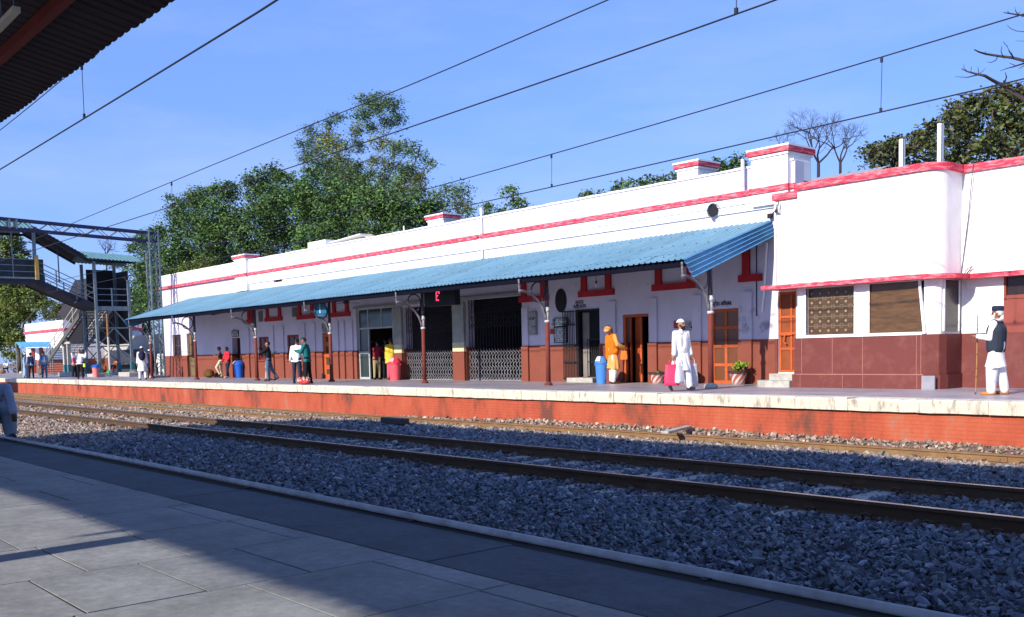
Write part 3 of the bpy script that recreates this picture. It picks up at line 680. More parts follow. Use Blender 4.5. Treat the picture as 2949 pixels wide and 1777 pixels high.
struct(npmesh('track_bed', P, Q, BED, color=tone(P[:, 0], P[:, 1])*np.where(P[:, :1] > -30, 0.55, 0.85)))
# loose stones where the picture shows them
def hull(n=9):
    bm = bmesh.new(); r3 = np.array([rng.uniform(0.8, 1.2), rng.uniform(0.7, 1.0), rng.uniform(0.45, 0.75)])
    for _ in range(n):
        v = nrs.normal(size=3); v /= np.linalg.norm(v); v *= r3*rng.uniform(0.85, 1.1); bm.verts.new(v)
    res = bmesh.ops.convex_hull(bm, input=bm.verts)
    bmesh.ops.delete(bm, geom=[g for g in res['geom_interior'] if isinstance(g, bmesh.types.BMVert)], context='VERTS')
    bmesh.ops.triangulate(bm, faces=bm.faces); bm.normal_update(); bm.verts.index_update()
    V = np.array([v.co[:] for v in bm.verts]); Fc = np.array([[v.index for v in f.verts] for f in bm.faces]); bm.free(); return V, Fc
VAR = [hull(rng.choice([8, 9, 10])) for _ in range(16)]
def in_frame(X, m=0.24):
    d = X-np.array([[0, 0, EYE]]); dx = d@np.array(RT); dyy = d@np.array(UP); dz = d@np.array(FW)
    u = F*dx/dz+PW/2; v = PY-F*dyy/dz
    return (dz > 0.5) & (u > -m*PW) & (u < (1+m)*PW) & (v > -m*PH) & (v < (1+m*1.5)*PH)
M_ = 1500000
cx = nrs.uniform(-42, 4, M_); cyv = nrs.uniform(3.86, 18.0, M_)
dist = np.hypot(cx, cyv)
dens = np.interp(dist, [0, 8, 12, 20, 30, 45], [420, 420, 330, 230, 130, 60])
keep = nrs.uniform(0, 1, M_) < dens/(M_/(46*14.14))
keep &= ~((cyv > 8.35) & (cyv < 11.2) & (np.abs(((cx+33+.31) % .62)-.31) < .12) & (nrs.uniform(0, 1, M_) < .72) & (cx > -33) & (cx < -5.2))
for yr in (8.9, 10.645, 15.42, 17.165): keep &= np.abs(cyv-yr) > 0.085
cx, cyv, dist = cx[keep], cyv[keep], dist[keep]
cz = zbed(cx, cyv)
X = np.stack([cx, cyv, cz], 1); k = in_frame(X); X = X[k]; dist = dist[k]
sz = nrs.lognormal(-3.55, 0.28, len(X))*np.interp(dist, [0, 12, 40], [1.0, 1.15, 2.1]); sz = np.clip(sz, 0.014, 0.085)
vi = nrs.randint(0, len(VAR), len(X))
q = nrs.normal(size=(len(X), 4)); q[:, 1:3] *= 0.45; q /= np.linalg.norm(q, axis=1)[:, None]
def qmat(q):
    w_, x_, y_, z_ = q.T
    return np.stack([np.stack([1-2*(y_*y_+z_*z_), 2*(x_*y_-z_*w_), 2*(x_*z_+y_*w_)], -1), np.stack([2*(x_*y_+z_*w_), 1-2*(x_*x_+z_*z_), 2*(y_*z_-x_*w_)], -1), np.stack([2*(x_*z_-y_*w_), 2*(y_*z_+x_*w_), 1-2*(x_*x_+y_*y_)], -1)], 1)
RM = qmat(q)
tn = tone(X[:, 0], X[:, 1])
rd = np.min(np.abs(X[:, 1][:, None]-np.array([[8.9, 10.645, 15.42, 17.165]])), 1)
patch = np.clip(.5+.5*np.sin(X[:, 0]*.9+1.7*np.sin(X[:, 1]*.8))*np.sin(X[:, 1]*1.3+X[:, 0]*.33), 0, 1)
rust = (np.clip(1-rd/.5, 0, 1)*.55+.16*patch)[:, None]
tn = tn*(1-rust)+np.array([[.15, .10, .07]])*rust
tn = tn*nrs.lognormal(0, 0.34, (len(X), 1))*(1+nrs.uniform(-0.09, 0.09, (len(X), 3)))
pale = nrs.uniform(0, 1, len(X)) < .012
tn[pale] = tn[pale]*.3+np.array([[.34, .34, .34]])
VV, FF, CC, off = [], [], [], 0
for i, (V0, F0) in enumerate(VAR):
    s = np.where(vi == i)[0]
    if len(s) == 0: continue
    vv = np.einsum('nij,kj->nki', RM[s], V0)*sz[s][:, None, None]+X[s][:, None, :]+np.array([0, 0, 0.35])*sz[s][:, None, None]
    ff = F0[None]+(np.arange(len(s))*len(V0))[:, None, None]+off
    VV.append(vv.reshape(-1, 3)); FF.append(ff.reshape(-1, 3)); CC.append(np.repeat(tn[s], len(V0), 0)); off += vv.shape[0]*vv.shape[1]
BALL = mat('ballast_stone', (1, 1, 1), rough=0.85, var=0.25, scale=30, attr='tint')
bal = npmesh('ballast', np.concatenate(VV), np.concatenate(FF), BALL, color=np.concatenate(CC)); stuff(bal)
bal['label'] = 'grey crushed stone ballast heaped between and around the rails'; bal['category'] = 'ballast'
print('stones', len(X))

RAILS_ = worn('rail_rust', (0.20, 0.115, 0.05), (0.27, 0.17, 0.085), thresh=0.6, scale=5, soft=0.1, rough=0.7)
RAILD_ = mat('rail_dark', (0.045, 0.036, 0.035), rough=0.6, var=0.3)
HEAD = mat('rail_head_worn', (0.22, 0.20, 0.20), rough=0.28, var=0.2, metal=0.7)
SLEEP = mat('sleeper_concrete', (0.33, 0.31, 0.29), rough=0.9, var=0.3, scale=5)
CLIP = mat('clip_rust', (0.09, 0.045, 0.03), rough=0.8)
def track(label, y0, ztop, rm, x_sl, hm=None):
    t = empty('railway_track', (0, 0, 0), label, 'railway track', 'broad gauge tracks between the platforms')
    for yy in (y0, y0+1.745):
        prof = [(-.075, -.172), (.075, -.172), (.075, -.160), (.011, -.140), (.011, -.045), (.036, -.034), (.036, -.004), (-.036, -.004), (-.036, -.034), (-.011, -.045), (-.011, -.140), (-.075, -.160)]
        r = MB().prism([(-190, yy+a, ztop+b) for a, b in prof], (250, 0, 0)).build('rail', rm, t)
        MB().box(-190, 60, yy-.033, yy+.033, ztop-.004, ztop).build('rail_head', HEAD, r)
        cl = MB()
        for i, x in enumerate(np.arange(-62, 4, 0.62)):
            for s in (-1, 1):
                yb = yy+s*0.085; zz = ztop-0.15
                cl.tube([(x-.05, yb, zz), (x-.045, yb+s*.03, zz+.035), (x, yb+s*.045, zz+.05), (x+.045, yb+s*.03, zz+.035), (x+.03, yb-s*.02, zz+.01)], 0.013, n=5)
        stuff(cl.build('rail_clip', CLIP, r))
        for jx in ((-21.3, -36.5) if y0 < 10 else (-13.1, -7.6, -27.6)):
            fp = MB()
            for s in (-1, 1): fp.box(jx-.5, jx+.5, yy+s*.012, yy+s*.032, ztop-.135, ztop-.05)
            for bx in (-.38, -.13, .13, .38):
                fp.cyl((jx+bx, yy-.05, ztop-.092), (jx+bx, yy+.05, ztop-.092), .014, n=6)
            fp.build('fishplate', rm, r)
    proto = None
    for i, x in enumerate(x_sl):
        if proto is None:
            proto = MB().box(-.125, .125, -1.37, 1.37, -.2, 0).build('sleeper', SLEEP, t, bevel=.01); o = proto
        else:
            o = proto.copy(); COL.objects.link(o); o.parent = t
        o.location = (x, y0+.8725, ztop-.172+.012)
    return t
track('dark rails in the shade on grey ballast, the track nearer the low paved platform', 8.9, -0.45, worn('rail_shade_rust', (0.085, 0.05, 0.028), (0.12, 0.07, 0.04), thresh=.6, scale=5), np.arange(-33, -5, 0.62)[:45])  # darker copy of the rust, with the roof shade painted in
track('rusty sunlit track lying close under the red brick platform wall', 15.42, -0.84, RAILS_, np.arange(-48, -20, 0.62)[:45])
tag(MB().bar((-20.1, 13.25, -.50), (-18.9, 13.05, -.49), .2, .14).build('timber_block', mat('old_timber', (0.05, .04, .04), var=.3), bevel=.02), 'dark old timber block lying on the ballast between the two tracks', 'timber block')
a = onz(1915, 1246, -.74); b_ = onz(1983, 1229, -.74)
tag(MB().bar(a, b_, .16, .06).build('stone_slab', CONC, bevel=.015), 'broken pale stone slab lying on the gravel by the red wall', 'slab')
# ------------------------------------------------------------------ the station building
FY = 23.4
BX0, BX1 = -59.2, -15.3
st = empty('station_building', (-37, FY, 0), 'long white station building with a maroon base and a red band along its parapet', 'building')
st.location = (0, 0, 0)
def op(px0, px1, pt, pb=None, z0=0.0, y=FY):
    m_ = (px0+px1)/2
    x0 = ony(px0, (pt+1000)/2, y).x; x1 = ony(px1, (pt+1000)/2, y).x
    z1 = ony(m_, pt, y).z
    if pb is not None: z0 = ony(m_, pb, y).z
    return (x0, x1, z0, z1)
O = {
 'w1': op(497, 521, 964, 1026), 'd2': op(538, 559, 960), 'd3': op(668, 692, 973), 'w4': op(745, 774, 970, 1036), 'w5': op(827, 861, 964, 1036),
 'd6': op(928, 956, 957), 'e7': op(1026, 1140, 884), 'g8': op(1163, 1309, 879), 'g9': op(1343, 1504, 856),
 'd10': op(1660, 1727, 890), 'd11': op(1794, 1881, 904), 'd12': op(2045, 2127, 889)}
O['d10'] = (*O['d10'][:2], 0.16, O['d10'][3])
ops = list(O.values())
PAR = 6.0
DZ = 1.25
ops_up = [o for o in ops] + [(-44.9, -44.05, 4.72, 5.12)]
MB().wall(BX0, BX1, DZ, PAR, FY, FY+0.42, ops_up).build('wall', WHITE, st)
MB().wall(BX0-0.03, BX1+0.0, 0, DZ, FY-0.035, FY+0.40, ops).build('dado', DADO, st)
# body behind: side, back, roof
mb = MB(); mb.box(BX0, BX0+.4, FY+.42, 31.5, 0, 5.5); mb.box(BX1-.4, BX1, FY+.42, 31.5, 0, 5.5); mb.box(BX0, BX1, 31.5, 31.9, 0, 5.5)
mb.box(BX0+.4, BX1-.4, FY+.42, 31.5, 5.0, 5.25)
for xx in (-52.5, O['d6'][1]+.9, O['e7'][1]+.35, O['g9'][1]+.5, -20.7): mb.box(xx-.1, xx+.1, FY+.42, 31.5, 0, 5.0)
mb.build('body', mat('dim_plaster', (.07,.07,.08), rough=.9), st)  # indoor gloom put into the plaster colour
MB().box(BX0, BX1, FY+.42, FY+.72, 5.5, PAR).build('parapet_back', WHITE2, st)
# hall interior, its shade painted into the wall colour
mb = MB(); mb.box(O['e7'][0]-.5, O['g9'][1]+.4, 30.4, 30.6, 0, 5); mb.build('hall_wall', mat('hall_shade', (0.03, 0.03, 0.035), rough=.9), st)
# mouldings, band, coping
BAND = MB(); bx = BX0-.08
gapx = ony(1385, 690, FY).x
MB().box(bx, gapx-.08, FY-.14, FY, 5.24, 5.385).build('parapet_band', PINKRED, st); MB().box(gapx+.1, BX1+.05, FY-.14, FY, 5.24, 5.385).build('parapet_band', PINKRED, st)
mb = MB(); x2 = ony(690, 800, FY).x
mb.box(x2, BX1+.03, FY-.09, FY, 5.03, 5.236).box(x2, BX1+.025, FY-.055, FY, 4.83, 5.026).build('moulding', WHITE2, st); mb = MB()
# coping with uneven top
for i in range(90):
    a = BX0-.02+i*(BX1-BX0)/90; mb.box(a, a+(BX1-BX0)/90-.004, FY-.035, FY+.75, PAR, PAR+.05+rng.uniform(0, .018))
mb.build('parapet_coping', WHITE2, st)
# pipes on the parapet
mb = MB()
p = ony(1385, 690, FY-.1); mb.cyl((p.x, FY-.06, 4.5), (p.x, FY-.06, PAR+.35), .045, n=8).build('vent_pipe', WHITE2, st); mb = MB()
p = ony(2143, 540, FY-.1); mb.cyl((p.x, FY-.16, 5.5), (p.x, FY-.16, PAR+.25), .05, n=8).build('vent_pipe', WHITE2, st); mb = MB()
p = ony(1163, 660, FY+.3); mb.cyl((p.x, FY+.3, PAR), (p.x, FY+.3, PAR+.32), .03, n=8)
mb.build('vent_pipe', WHITE2, st)
# hole with a round shade in the frieze, and a small brown grating
c = ony(2060, 608, FY)
hole = MB()
n = 16
hole.cyl((c.x, FY-.13, c.z), (c.x, FY-.093, c.z), .17, n=18); hole.build('spout_hole', BLACK, st)
c = ony(2053, 608, FY-.1)
sp = MB(); ring = []
for i in range(13):
    t = R(20)+R(240)*i/12; ring.append((c.x+.06+.2*math.cos(t), c.z+.21*math.sin(t)))
for (a, b), (a2, b2) in zip(ring[:-1], ring[1:]): sp.add([(a, FY-.2, b), (a, FY-.06, b), (a2, FY-.06, b2), (a2, FY-.2, b2)], [(0,1,2,3)])
sp.build('spout_rim', mat('grey_tin', (.4,.4,.45)), st)
MB().box(-44.9, -44.05, FY+.10, FY+.12, 4.72, 5.12).build('ventilator', mat('brown_grating', (.16,.04,.03)), st)
# pilasters between doors
lastx = -99
for px in (716, 732, 786, 815, 876, 905, 972, 990, 1013, 1516, 1571, 1766, 1884, 1908, 2010, 2012, 2026, 2155):
    x = ony(px, 980, FY).x; wd = .16
    if x-lastx < .36: continue
    lastx = x
    o_ = MB().box(x-wd, x+wd, FY-.07, FY, DZ, 2.6).build('pilaster', WHITE, st); MB().box(x-wd-.02, x+wd+.02, FY-.11, FY-.035, 0, DZ-.003).build('pilaster_base', DADO, o_)
# pilaster of the parapet with a cap, box and the chimney stacks
def stack(px0, px1, ptop, pbot, y0, y1, z0, name='chimney', panel=True, band_below=False):
    x0 = ony(px0, (ptop+pbot)/2, y0).x; x1 = ony(px1, (ptop+pbot)/2, y0).x; z1 = ony(px0, ptop, y0).z
    mb = MB(); mb.box(x0, x1, y0, y1, z0, z1-.18)
    mb.box(x0-.04, x1+.04, y0-.04, y1+.04, z1-.26, z1-.20)
    if panel:
        f = .16*(x1-x0)
        for a, b, c, d_ in ((x0+f, x1-f, z0+.35, z0+.38), (x0+f, x1-f, z1-.42, z1-.39)): mb.box(a, b, y0-.02, y0, c, d_)
        for a in (x0+f, x1-f-.03): mb.box(a, a+.03, y0-.02, y0, z0+.381, z1-.421)
        yy0, yy1 = y0+.2*(y1-y0), y1-.2*(y1-y0)
        for c, d_ in ((z0+.35, z0+.38), (z1-.42, z1-.39)): mb.box(x1, x1+.02, yy0, yy1, c, d_)
        for a in (yy0, yy1-.03): mb.box(x1, x1+.02, a, a+.03, z0+.381, z1-.421)
    o = mb.build(name, WHITE2, st)
    if band_below: MB().box(x0-.05, x1+.05, y0-.05, y1, 5.235, 5.39).build('parapet_band', PINKRED, o)
    MB().box(x0-.09, x1+.09, y0-.09, y1+.09, z1-.18, z1-.05).build('cap_band', PINKRED, o)
    MB().box(x0-.10, x1+.10, y0-.10, y1+.10, z1-.05, z1).build('cap', WHITE2, o)
    return o
stack(676, 709, 737, 850, FY-.16, FY+.5, 4.5, band_below=True)
stack(1232, 1277, 622, 660, FY+1.6, FY+2.4, 5.2, panel=False)
stack(1950, 2010, 471, 535, FY+1.2, FY+2.1, 5.2, panel=False)
stack(2163, 2268, 434, 540, FY-.16, FY+.95, 4.9, band_below=True)
x0 = ony(884, 720, FY).x; x1 = ony(935, 720, FY).x
MB().box(x0, x1, FY+.05, FY+1.0, PAR, PAR+.34).build('roof_box', WHITE2, st)
MB().bar((x1, FY+.5, PAR+.2), (x1+2.6, FY+.5, PAR+.33), .5, .04).build('roof_slab', WHITE2, st)
c = ony(1075, 700, FY+1.5)
MB().lathe([(.01, .45), (.25, .42), (.5, .28), (.62, .05), (.64, 0)], (c.x, FY+1.2, PAR+.02), n=20).build('roof_dome', mat('cream_dome', (.6,.5,.36)), st, smooth=True)

# --- doors and windows
def framed(o, y, rows, cols, fm, pm, fw=.07, name='door', pane='door_panel', xsplit=None, zsplit=None, thick=.05):
    x0, x1, z0, z1 = o; f = MB()
    f.box(x0, x0+fw, y, y+thick, z0, z1); f.box(x1-fw, x1, y, y+thick, z0, z1)
    f.box(x0+fw, x1-fw, y, y+thick, z1-fw, z1); f.box(x0+fw, x1-fw, y, y+thick, z0, z0+fw)
    for i in range(1, cols):
        xx = x0+(x1-x0)*i/cols; f.box(xx-fw*.55, xx+fw*.55, y+.002, y+thick-.002, z0+fw, z1-fw)
    zs = zsplit or [z0+(z1-z0)*i/rows for i in range(1, rows)]
    for zz in zs:
        for i in range(cols):
            a = x0+fw if i == 0 else x0+(x1-x0)*i/cols+fw*.55; b = x1-fw if i == cols-1 else x0+(x1-x0)*(i+1)/cols-fw*.55
            f.box(a, b, y+.004, y+thick-.004, zz-fw*.5, zz+fw*.5)
    d_ = f.build(name, fm, st)
    MB().box(x0+.01, x1-.01, y+thick-.025, y+thick-.01, z0+.01, z1-.01).build(pane, pm, d_)
    return d_
def deep(o, e=0.0): return (o[0]+.003, o[1]-.003, o[2]+.003, o[3]-.003)
BRWIN = mat('brown_wood', (.14, .075, .06), var=.3)
framed(deep(O['w1']), FY+.1, 2, 2, BRWIN, PANEDK, .06, 'window', 'pane')
d_ = framed(deep(O['d2']), FY+.1, 4, 1, BRWIN, mat('khaki_panel', (.17,.12,.06)), .08)
framed(deep(O['d3']), FY+.3, 1, 2, mat('deep_red_leaf', (.08,.012,.012)), mat('deep_red_panel', (.06,.01,.01)), .08)
framed(deep(O['w4']), FY+.05, 2, 2, DOORRED, PANEDK, .09, 'window', 'pane')
framed(deep(O['w5']), FY+.05, 2, 2, DOORRED, PANEDK, .09, 'window', 'pane')
framed(deep(O['d6']), FY+.06, 4, 1, ORANGE, mat('olive_panel', (.05,.05,.025)), .2)
framed(deep(O['d12']), FY+.08, 4, 2, ORANGE, mat('glazed_brown', (.14, .05, .018), rough=.3, spec=.5), .085)
# sills
mb = MB()
for k in ('w4', 'w5', 'w1'):
    o = O[k]; mb.box(o[0]-.08, o[1]+.08, FY-.10, FY-.037, o[2]-.07, o[2])
mb.build('sill', DADO, st)
# half open double door
o = deep(O['d11']); x0, x1, z0, z1 = o; xm = x0+.35*(x1-x0)
f = MB(); f.box(x0, x0+.09, FY+.02, FY+.12, z0, z1); f.box(x1-.09, x1, FY+.02, FY+.12, z0, z1); f.box(x0+.09, x1-.09, FY+.02, FY+.12, z1-.09, z1)
dr = f.build('door', ORANGE, st)
hx = x0+.62*(x1-x0)
MB().bar((x0+.2, FY+.16, z0+.02), (x0+.2, FY+.16, z1-.1), .05).bar((hx, FY+.0, z0+.02), (hx, FY+.0, z1-.1), .06).build('leaf_edge', ORANGE, dr)
lf = MB(); lf.add([(x0+.24, FY+.30, z0+.02), (hx, FY+.03, z0+.02), (hx, FY+.03, z1-.1), (x0+.24, FY+.30, z1-.1)], [(0,1,2,3)])
for i in range(5): z = z0+.1+i*.045; lf.bar((x0+.26, FY+.285, z), (hx-.03, FY+.03, z), .015)
leaf = lf.build('door_leaf', mat('door_leaf_orange', (.5,.085,.02), var=.25), dr)
MB().box(hx+.05, x1-.1, FY+.30, FY+.34, z0, z1-.1).build('mesh_leaf', mat('brown_mesh', (.15,.06,.03), var=.5), dr)
# booking door with folding grille
o = deep(O['d10']); x0, x1, z0, z1 = o
g = MB(); lw = x1-x0
gx0 = x0-lw*.52
for i in range(8): xx = gx0+i*(x0-gx0-.03)/7; g.cyl((xx, FY-.09, z0-.05), (xx, FY-.09, z1-.04), .014, n=6)
for zz in (z0-.05, z0+.5, z0+1.05, z0+1.75, z1-.04): g.box(gx0-.02, x0, FY-.105, FY-.075, zz-.02, zz+.02)
gr = g.build('grille_gate', BLACK, st)
g = MB(); xa = x0+lw*.42
for i in range(7): xx = xa+i*(x1-xa-.04)/6; g.cyl((xx, FY+.05, z0), (xx, FY+.05, z0+1.25), .013, n=6)
for zz in (z0+.02, z0+.5, z0+1.24): g.box(xa, x1-.01, FY+.035, FY+.065, zz-.018, zz+.018)
g.build('grille_gate', BLACK, st)
f = MB(); f.box(x0, x0+.12, FY-.04, FY+.1, z0, z1); f.box(x0+.12, x1, FY-.04, FY+.1, z1-.06, z1); f.build('door_frame', BLACK, st)
MB().box(x0+.14, x0+.42*lw, FY+.15, FY+.19, z0, z1-.1).build('door_leaf', mat('grey_leaf', (.2,.19,.18)), st)
MB().box(x0-.05, x1+.1, FY-.45, FY-.037, 0, .15).build('door_step', CONC, st)
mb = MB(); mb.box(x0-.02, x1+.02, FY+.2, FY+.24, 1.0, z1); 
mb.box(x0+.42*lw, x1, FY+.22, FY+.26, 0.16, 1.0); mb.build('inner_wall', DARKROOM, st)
# glazed entrance
o = deep(O['e7']); x0, x1, z0, z1 = o
f = MB(); tz = z1-.88
bars = [x0+.04, x0+.26*(x1-x0), x1-.12*(x1-x0), x1-.04]
for xx in bars: f.box(xx-.035, xx+.035, FY+.1, FY+.16, z0, z1)
xx = x0+.6*(x1-x0); f.box(xx-.03, xx+.03, FY+.1, FY+.16, tz, z1)
for zz in (z1-.035, tz): f.box(x0, x1, FY+.094, FY+.166, zz-.035, zz+.035)
f.box(x0, bars[1], FY+.096, FY+.164, 1.1, 1.2); f.box(x0, bars[1], FY+.096, FY+.164, 0, .09)
en = f.build('entrance_frame', STEELW, st)
MB().box(x0, x1, FY+.12, FY+.125, tz, z1).box(x0, bars[1], FY+.12, FY+.125, .05, tz).build('pane', mat('dim_glass', (.03,.045,.045), rough=.12, spec=.6), en)
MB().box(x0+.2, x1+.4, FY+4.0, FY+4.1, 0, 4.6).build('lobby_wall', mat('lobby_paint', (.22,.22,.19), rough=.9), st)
MB().box(x0-.15, x1+.05, FY-.08, FY-.0, z1, z1+.06).build('lintel', GREYWALL, st)
# square pillars beside the gates, grey over maroon with a cream collar
mb = MB(); mc = MB(); mm = MB()
for (a, b) in ((O['e7'][1]+.02, O['g8'][0]-.02), (O['g8'][1]+.02, O['g9'][0]-.02)):
    y0 = FY-.13; zt = O['g8'][3]
    gp_ = MB().box(a, b, y0, FY-.036, 1.45, zt).build('gate_pillar', GREYWALL, st); MB().box(a-.005, b+.005, y0-.01, FY-.036, 1.1, 1.45).build('pillar_collar', mat('cream_paint', (.6,.55,.36)), gp_); MB().box(a-.01, b+.01, y0-.015, FY-.036, 0, 1.1).build('pillar_base', DADO, gp_)
mb = MB(); mb.box(O['g8'][0]-.05, O['g9'][1]+.05, FY-.09, FY-.002, O['g9'][3], O['g9'][3]+.1); mb.build('lintel', GREYWALL, st)
# collapsible lattice gates
GATE = mat('gate_grey', (.24,.24,.27), rough=.5, var=.3); GATED = mat('gate_shade', (.018,.018,.03), rough=.6, var=.3)  # upper bars darker: canopy shade painted into their colour
def lattice(o, fold):
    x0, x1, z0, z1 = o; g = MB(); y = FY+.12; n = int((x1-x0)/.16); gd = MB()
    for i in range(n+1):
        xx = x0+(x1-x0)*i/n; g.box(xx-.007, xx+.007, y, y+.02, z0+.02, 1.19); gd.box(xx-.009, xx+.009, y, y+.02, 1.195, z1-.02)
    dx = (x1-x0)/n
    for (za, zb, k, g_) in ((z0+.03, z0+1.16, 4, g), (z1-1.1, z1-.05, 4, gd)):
        h = (zb-za)/k
        for i in range(n):
            a = x0+dx*i
            for j in range(k):
                c = za+h*j
                g_.bar((a, y-.012, c), (a+dx, y-.012, c+h*.5), .017, .008, up=(0,1,0)); g_.bar((a+dx, y-.012, c+h*.5), (a, y-.012, c+h), .017, .008, up=(0,1,0))
    g.box(x0, x1, y-.02, y+.04, z0, z0+.03)
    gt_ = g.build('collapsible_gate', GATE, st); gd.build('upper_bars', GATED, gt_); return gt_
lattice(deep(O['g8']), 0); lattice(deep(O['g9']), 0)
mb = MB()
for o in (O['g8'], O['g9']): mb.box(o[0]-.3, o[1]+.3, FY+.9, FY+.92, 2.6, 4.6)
mb.build('dark_sheet', DARKROOM, st)  # added near-black sheet, standing for the unlit hall behind the gates
# red painted surrounds of the high ventilators
def surround(px0, px1, pt, pb, right=True, left=True):
    x0 = ony(px0, pb, FY).x; x1 = ony(px1, pb, FY).x; zb = ony((px0+px1)/2, pb, FY).z; zt = 4.05
    wd = .24; mb = MB()
    mb.box(x0-.13, x1+.13, FY-.085, FY, zb, zb+.2)
    if left: mb.box(x0, x0+wd, FY-.075, FY, zb+.2, zt)
    if right: mb.box(x1-wd, x1, FY-.075, FY, zb+.2, zt)
    mb.build('ventilator_surround', DKRED, st)
surround(716, 731, 890, 931); surround(769, 811, 885, 925); surround(862, 905, 876, 919); surround(961, 1006, 868, 912)
surround(1505, 1574, 806, 869); surround(1677, 1762, 790, 853); surround(1890, 2000, 770, 834); surround(2141, 2185, 732, 811, right=False)
for (a, b, c, d_) in ((745, 758, 897, 926), (842, 857, 886, 912)):
    q0 = ony(a, c, FY); q1 = ony(b, d_, FY); MB().box(q0.x, q1.x, FY-.03, FY, q1.z, q0.z).build('meter_panel', mat('grey_panel', (.16,.15,.15)), st)
# dark oval plate
q = ony(1616, 866, FY)
o_ = MB().lathe([(.9, 0), (1, .02), (1, .05), (.92, .07)], n=28)
ov = MB(); 
ring = [(q.x+.27*math.cos(2*math.pi*i/28), q.z+.40*math.sin(2*math.pi*i/28)) for i in range(28)]
ov.prism([(a, FY-.03, b) for a, b in ring], (0, .03, 0)); ov.build('oval_recess', BLACK, st)
# drain pipes, cable on the corner
mb = MB()
for px, zb, zt in ((2180, 1.9, 4.2),): x = ony(px, 900, FY).x; mb.cyl((x, FY-.02, zb), (x, FY-.02, zt), .014, n=6)
mb.build('cable', BLACK, st)
x = ony(2203, 850, FY).x; MB().tube([(x+.1, FY-.05, 3.9), (x+.02, FY-.05, 2.7), (x-.06, FY-.05, 2.0)], .03, n=8).build('drain_pipe', WHITE2, st)

# --- painted lettering and boards on the wall
q = ony(2080, 875, FY); text('स्टेशन अधीक्षक', 'door_lettering', (q.x, FY-.012, q.z), .185, BLACK, st, sx=.56)
q = ony(1669, 873, FY); text('सूचना', 'door_lettering', (q.x, FY-.012, q.z+.02), .20, BLACK, st, sx=.9)
q = ony(1670, 883, FY); text('कार्यालय', 'door_lettering', (q.x, FY-.012, q.z), .19, BLACK, st, sx=.9)
WBOARD = mat('board_white', (.72,.76,.78), rough=.5, var=.05)
def board(px0, px1, pt, pb, m, label, cat='sign', lines=(), tm=BLACK, size=.1, frame=None, y=FY-.05, name='notice_board'):
    a = ony(px0, (pt+pb)/2, y); b = ony(px1, (pt+pb)/2, y); zt = ony((px0+px1)/2, pt, y).z; zb = ony((px0+px1)/2, pb, y).z
    e = empty(name, (0,0,0), label, cat)
    MB().box(a.x, b.x, y, y+.03, zb, zt).build('panel', m, e)
    if frame:
        f = MB(); t = .025
        f.box(a.x-t, a.x, y-.01, y+.03, zb-t, zt+t); f.box(b.x, b.x+t, y-.01, y+.03, zb-t, zt+t); f.box(a.x, b.x, y-.01, y+.03, zt, zt+t); f.box(a.x, b.x, y-.01, y+.03, zb-t, zb)
        f.build('frame', frame, e)
    n = len(lines)
    for i, tx in enumerate(lines):
        z = zt-(zt-zb)*(i+.5)/n
        text(tx, 'lettering', ((a.x+b.x)/2, y-.006, z), size, tm, e, extrude=.002)
    return e
board(1597, 1632, 917, 939, WBOARD, 'white framed notice with two bold black lines, left of the open grille gate', lines=('कोई सूचना यहां', 'मिलने पूछताछ में'), size=.15, frame=BLACK)
board(1597, 1632, 943, 985, WBOARD, 'white notice crowded with small black lines, under the two-line notice', lines=('यात्रियों को सूचित', 'किया जाता है कि', 'बिना टिकट यात्रा', 'करना दंडनीय', 'अपराध है कृपया', 'टिकट लेकर यात्रा'), size=.105, frame=BLACK)
board(1584, 1596, 948, 962, mat('red_paper', (.5,.03,.02)), 'small torn red paper stuck beside the crowded white notice', 'poster', name='paper_poster')
board(1940, 1959, 923, 945, mat('sign_red', (.40,.02,.03)), 'dark red square sign on the wall behind the bearded man in white', lines=('धूम्रपान', 'निषेध'), tm=mat('sign_pink_letters', (.6,.2,.2)), size=.10, name='wall_sign')
board(1968, 1994, 927, 951, mat('sign_black', (.012,.015,.02)), 'black sign with white lines behind the white skullcap', lines=('शिकायत हेतु', 'संपर्क करें', 'स्टेशन', 'अधीक्षक'), tm=WBOARD, size=.09, name='wall_sign')
board(668, 685, 953, 968, WBOARD, 'small white framed sign over the dark red doorway', lines=('विश्राम', 'कक्ष'), size=.26, frame=BLACK, name='door_sign')
board(928, 944, 934, 953, WBOARD, 'white striped sign above the tall orange door', lines=('स्टेशन', 'मास्टर', 'कक्ष'), size=.2, frame=BLACK, name='door_sign')
a = ony(1525, 940, FY-.06)
e = empty('switch_box', (0,0,0), 'pale grey electric switch boxes stacked on the wall left of the red and white post', 'switch box')
zz = [ony(1533, p_, FY).z for p_ in (897, 916, 940, 966)]
for i in range(3): MB().box(a.x, a.x+.36, FY-.1-.01*i, FY-.0, zz[i+1]+.012, zz[i]-.012).build('box', mat('box_grey', (.30,.29,.31)), e, bevel=.012)
for i, (dx, dz) in enumerate(((.1,.3),(.26,.3))): MB().cyl((a.x+dx, FY-.125, zz[2]+.25), (a.x+dx, FY-.10, zz[2]+.25), .03, n=10).build('dial', BLACK, e)

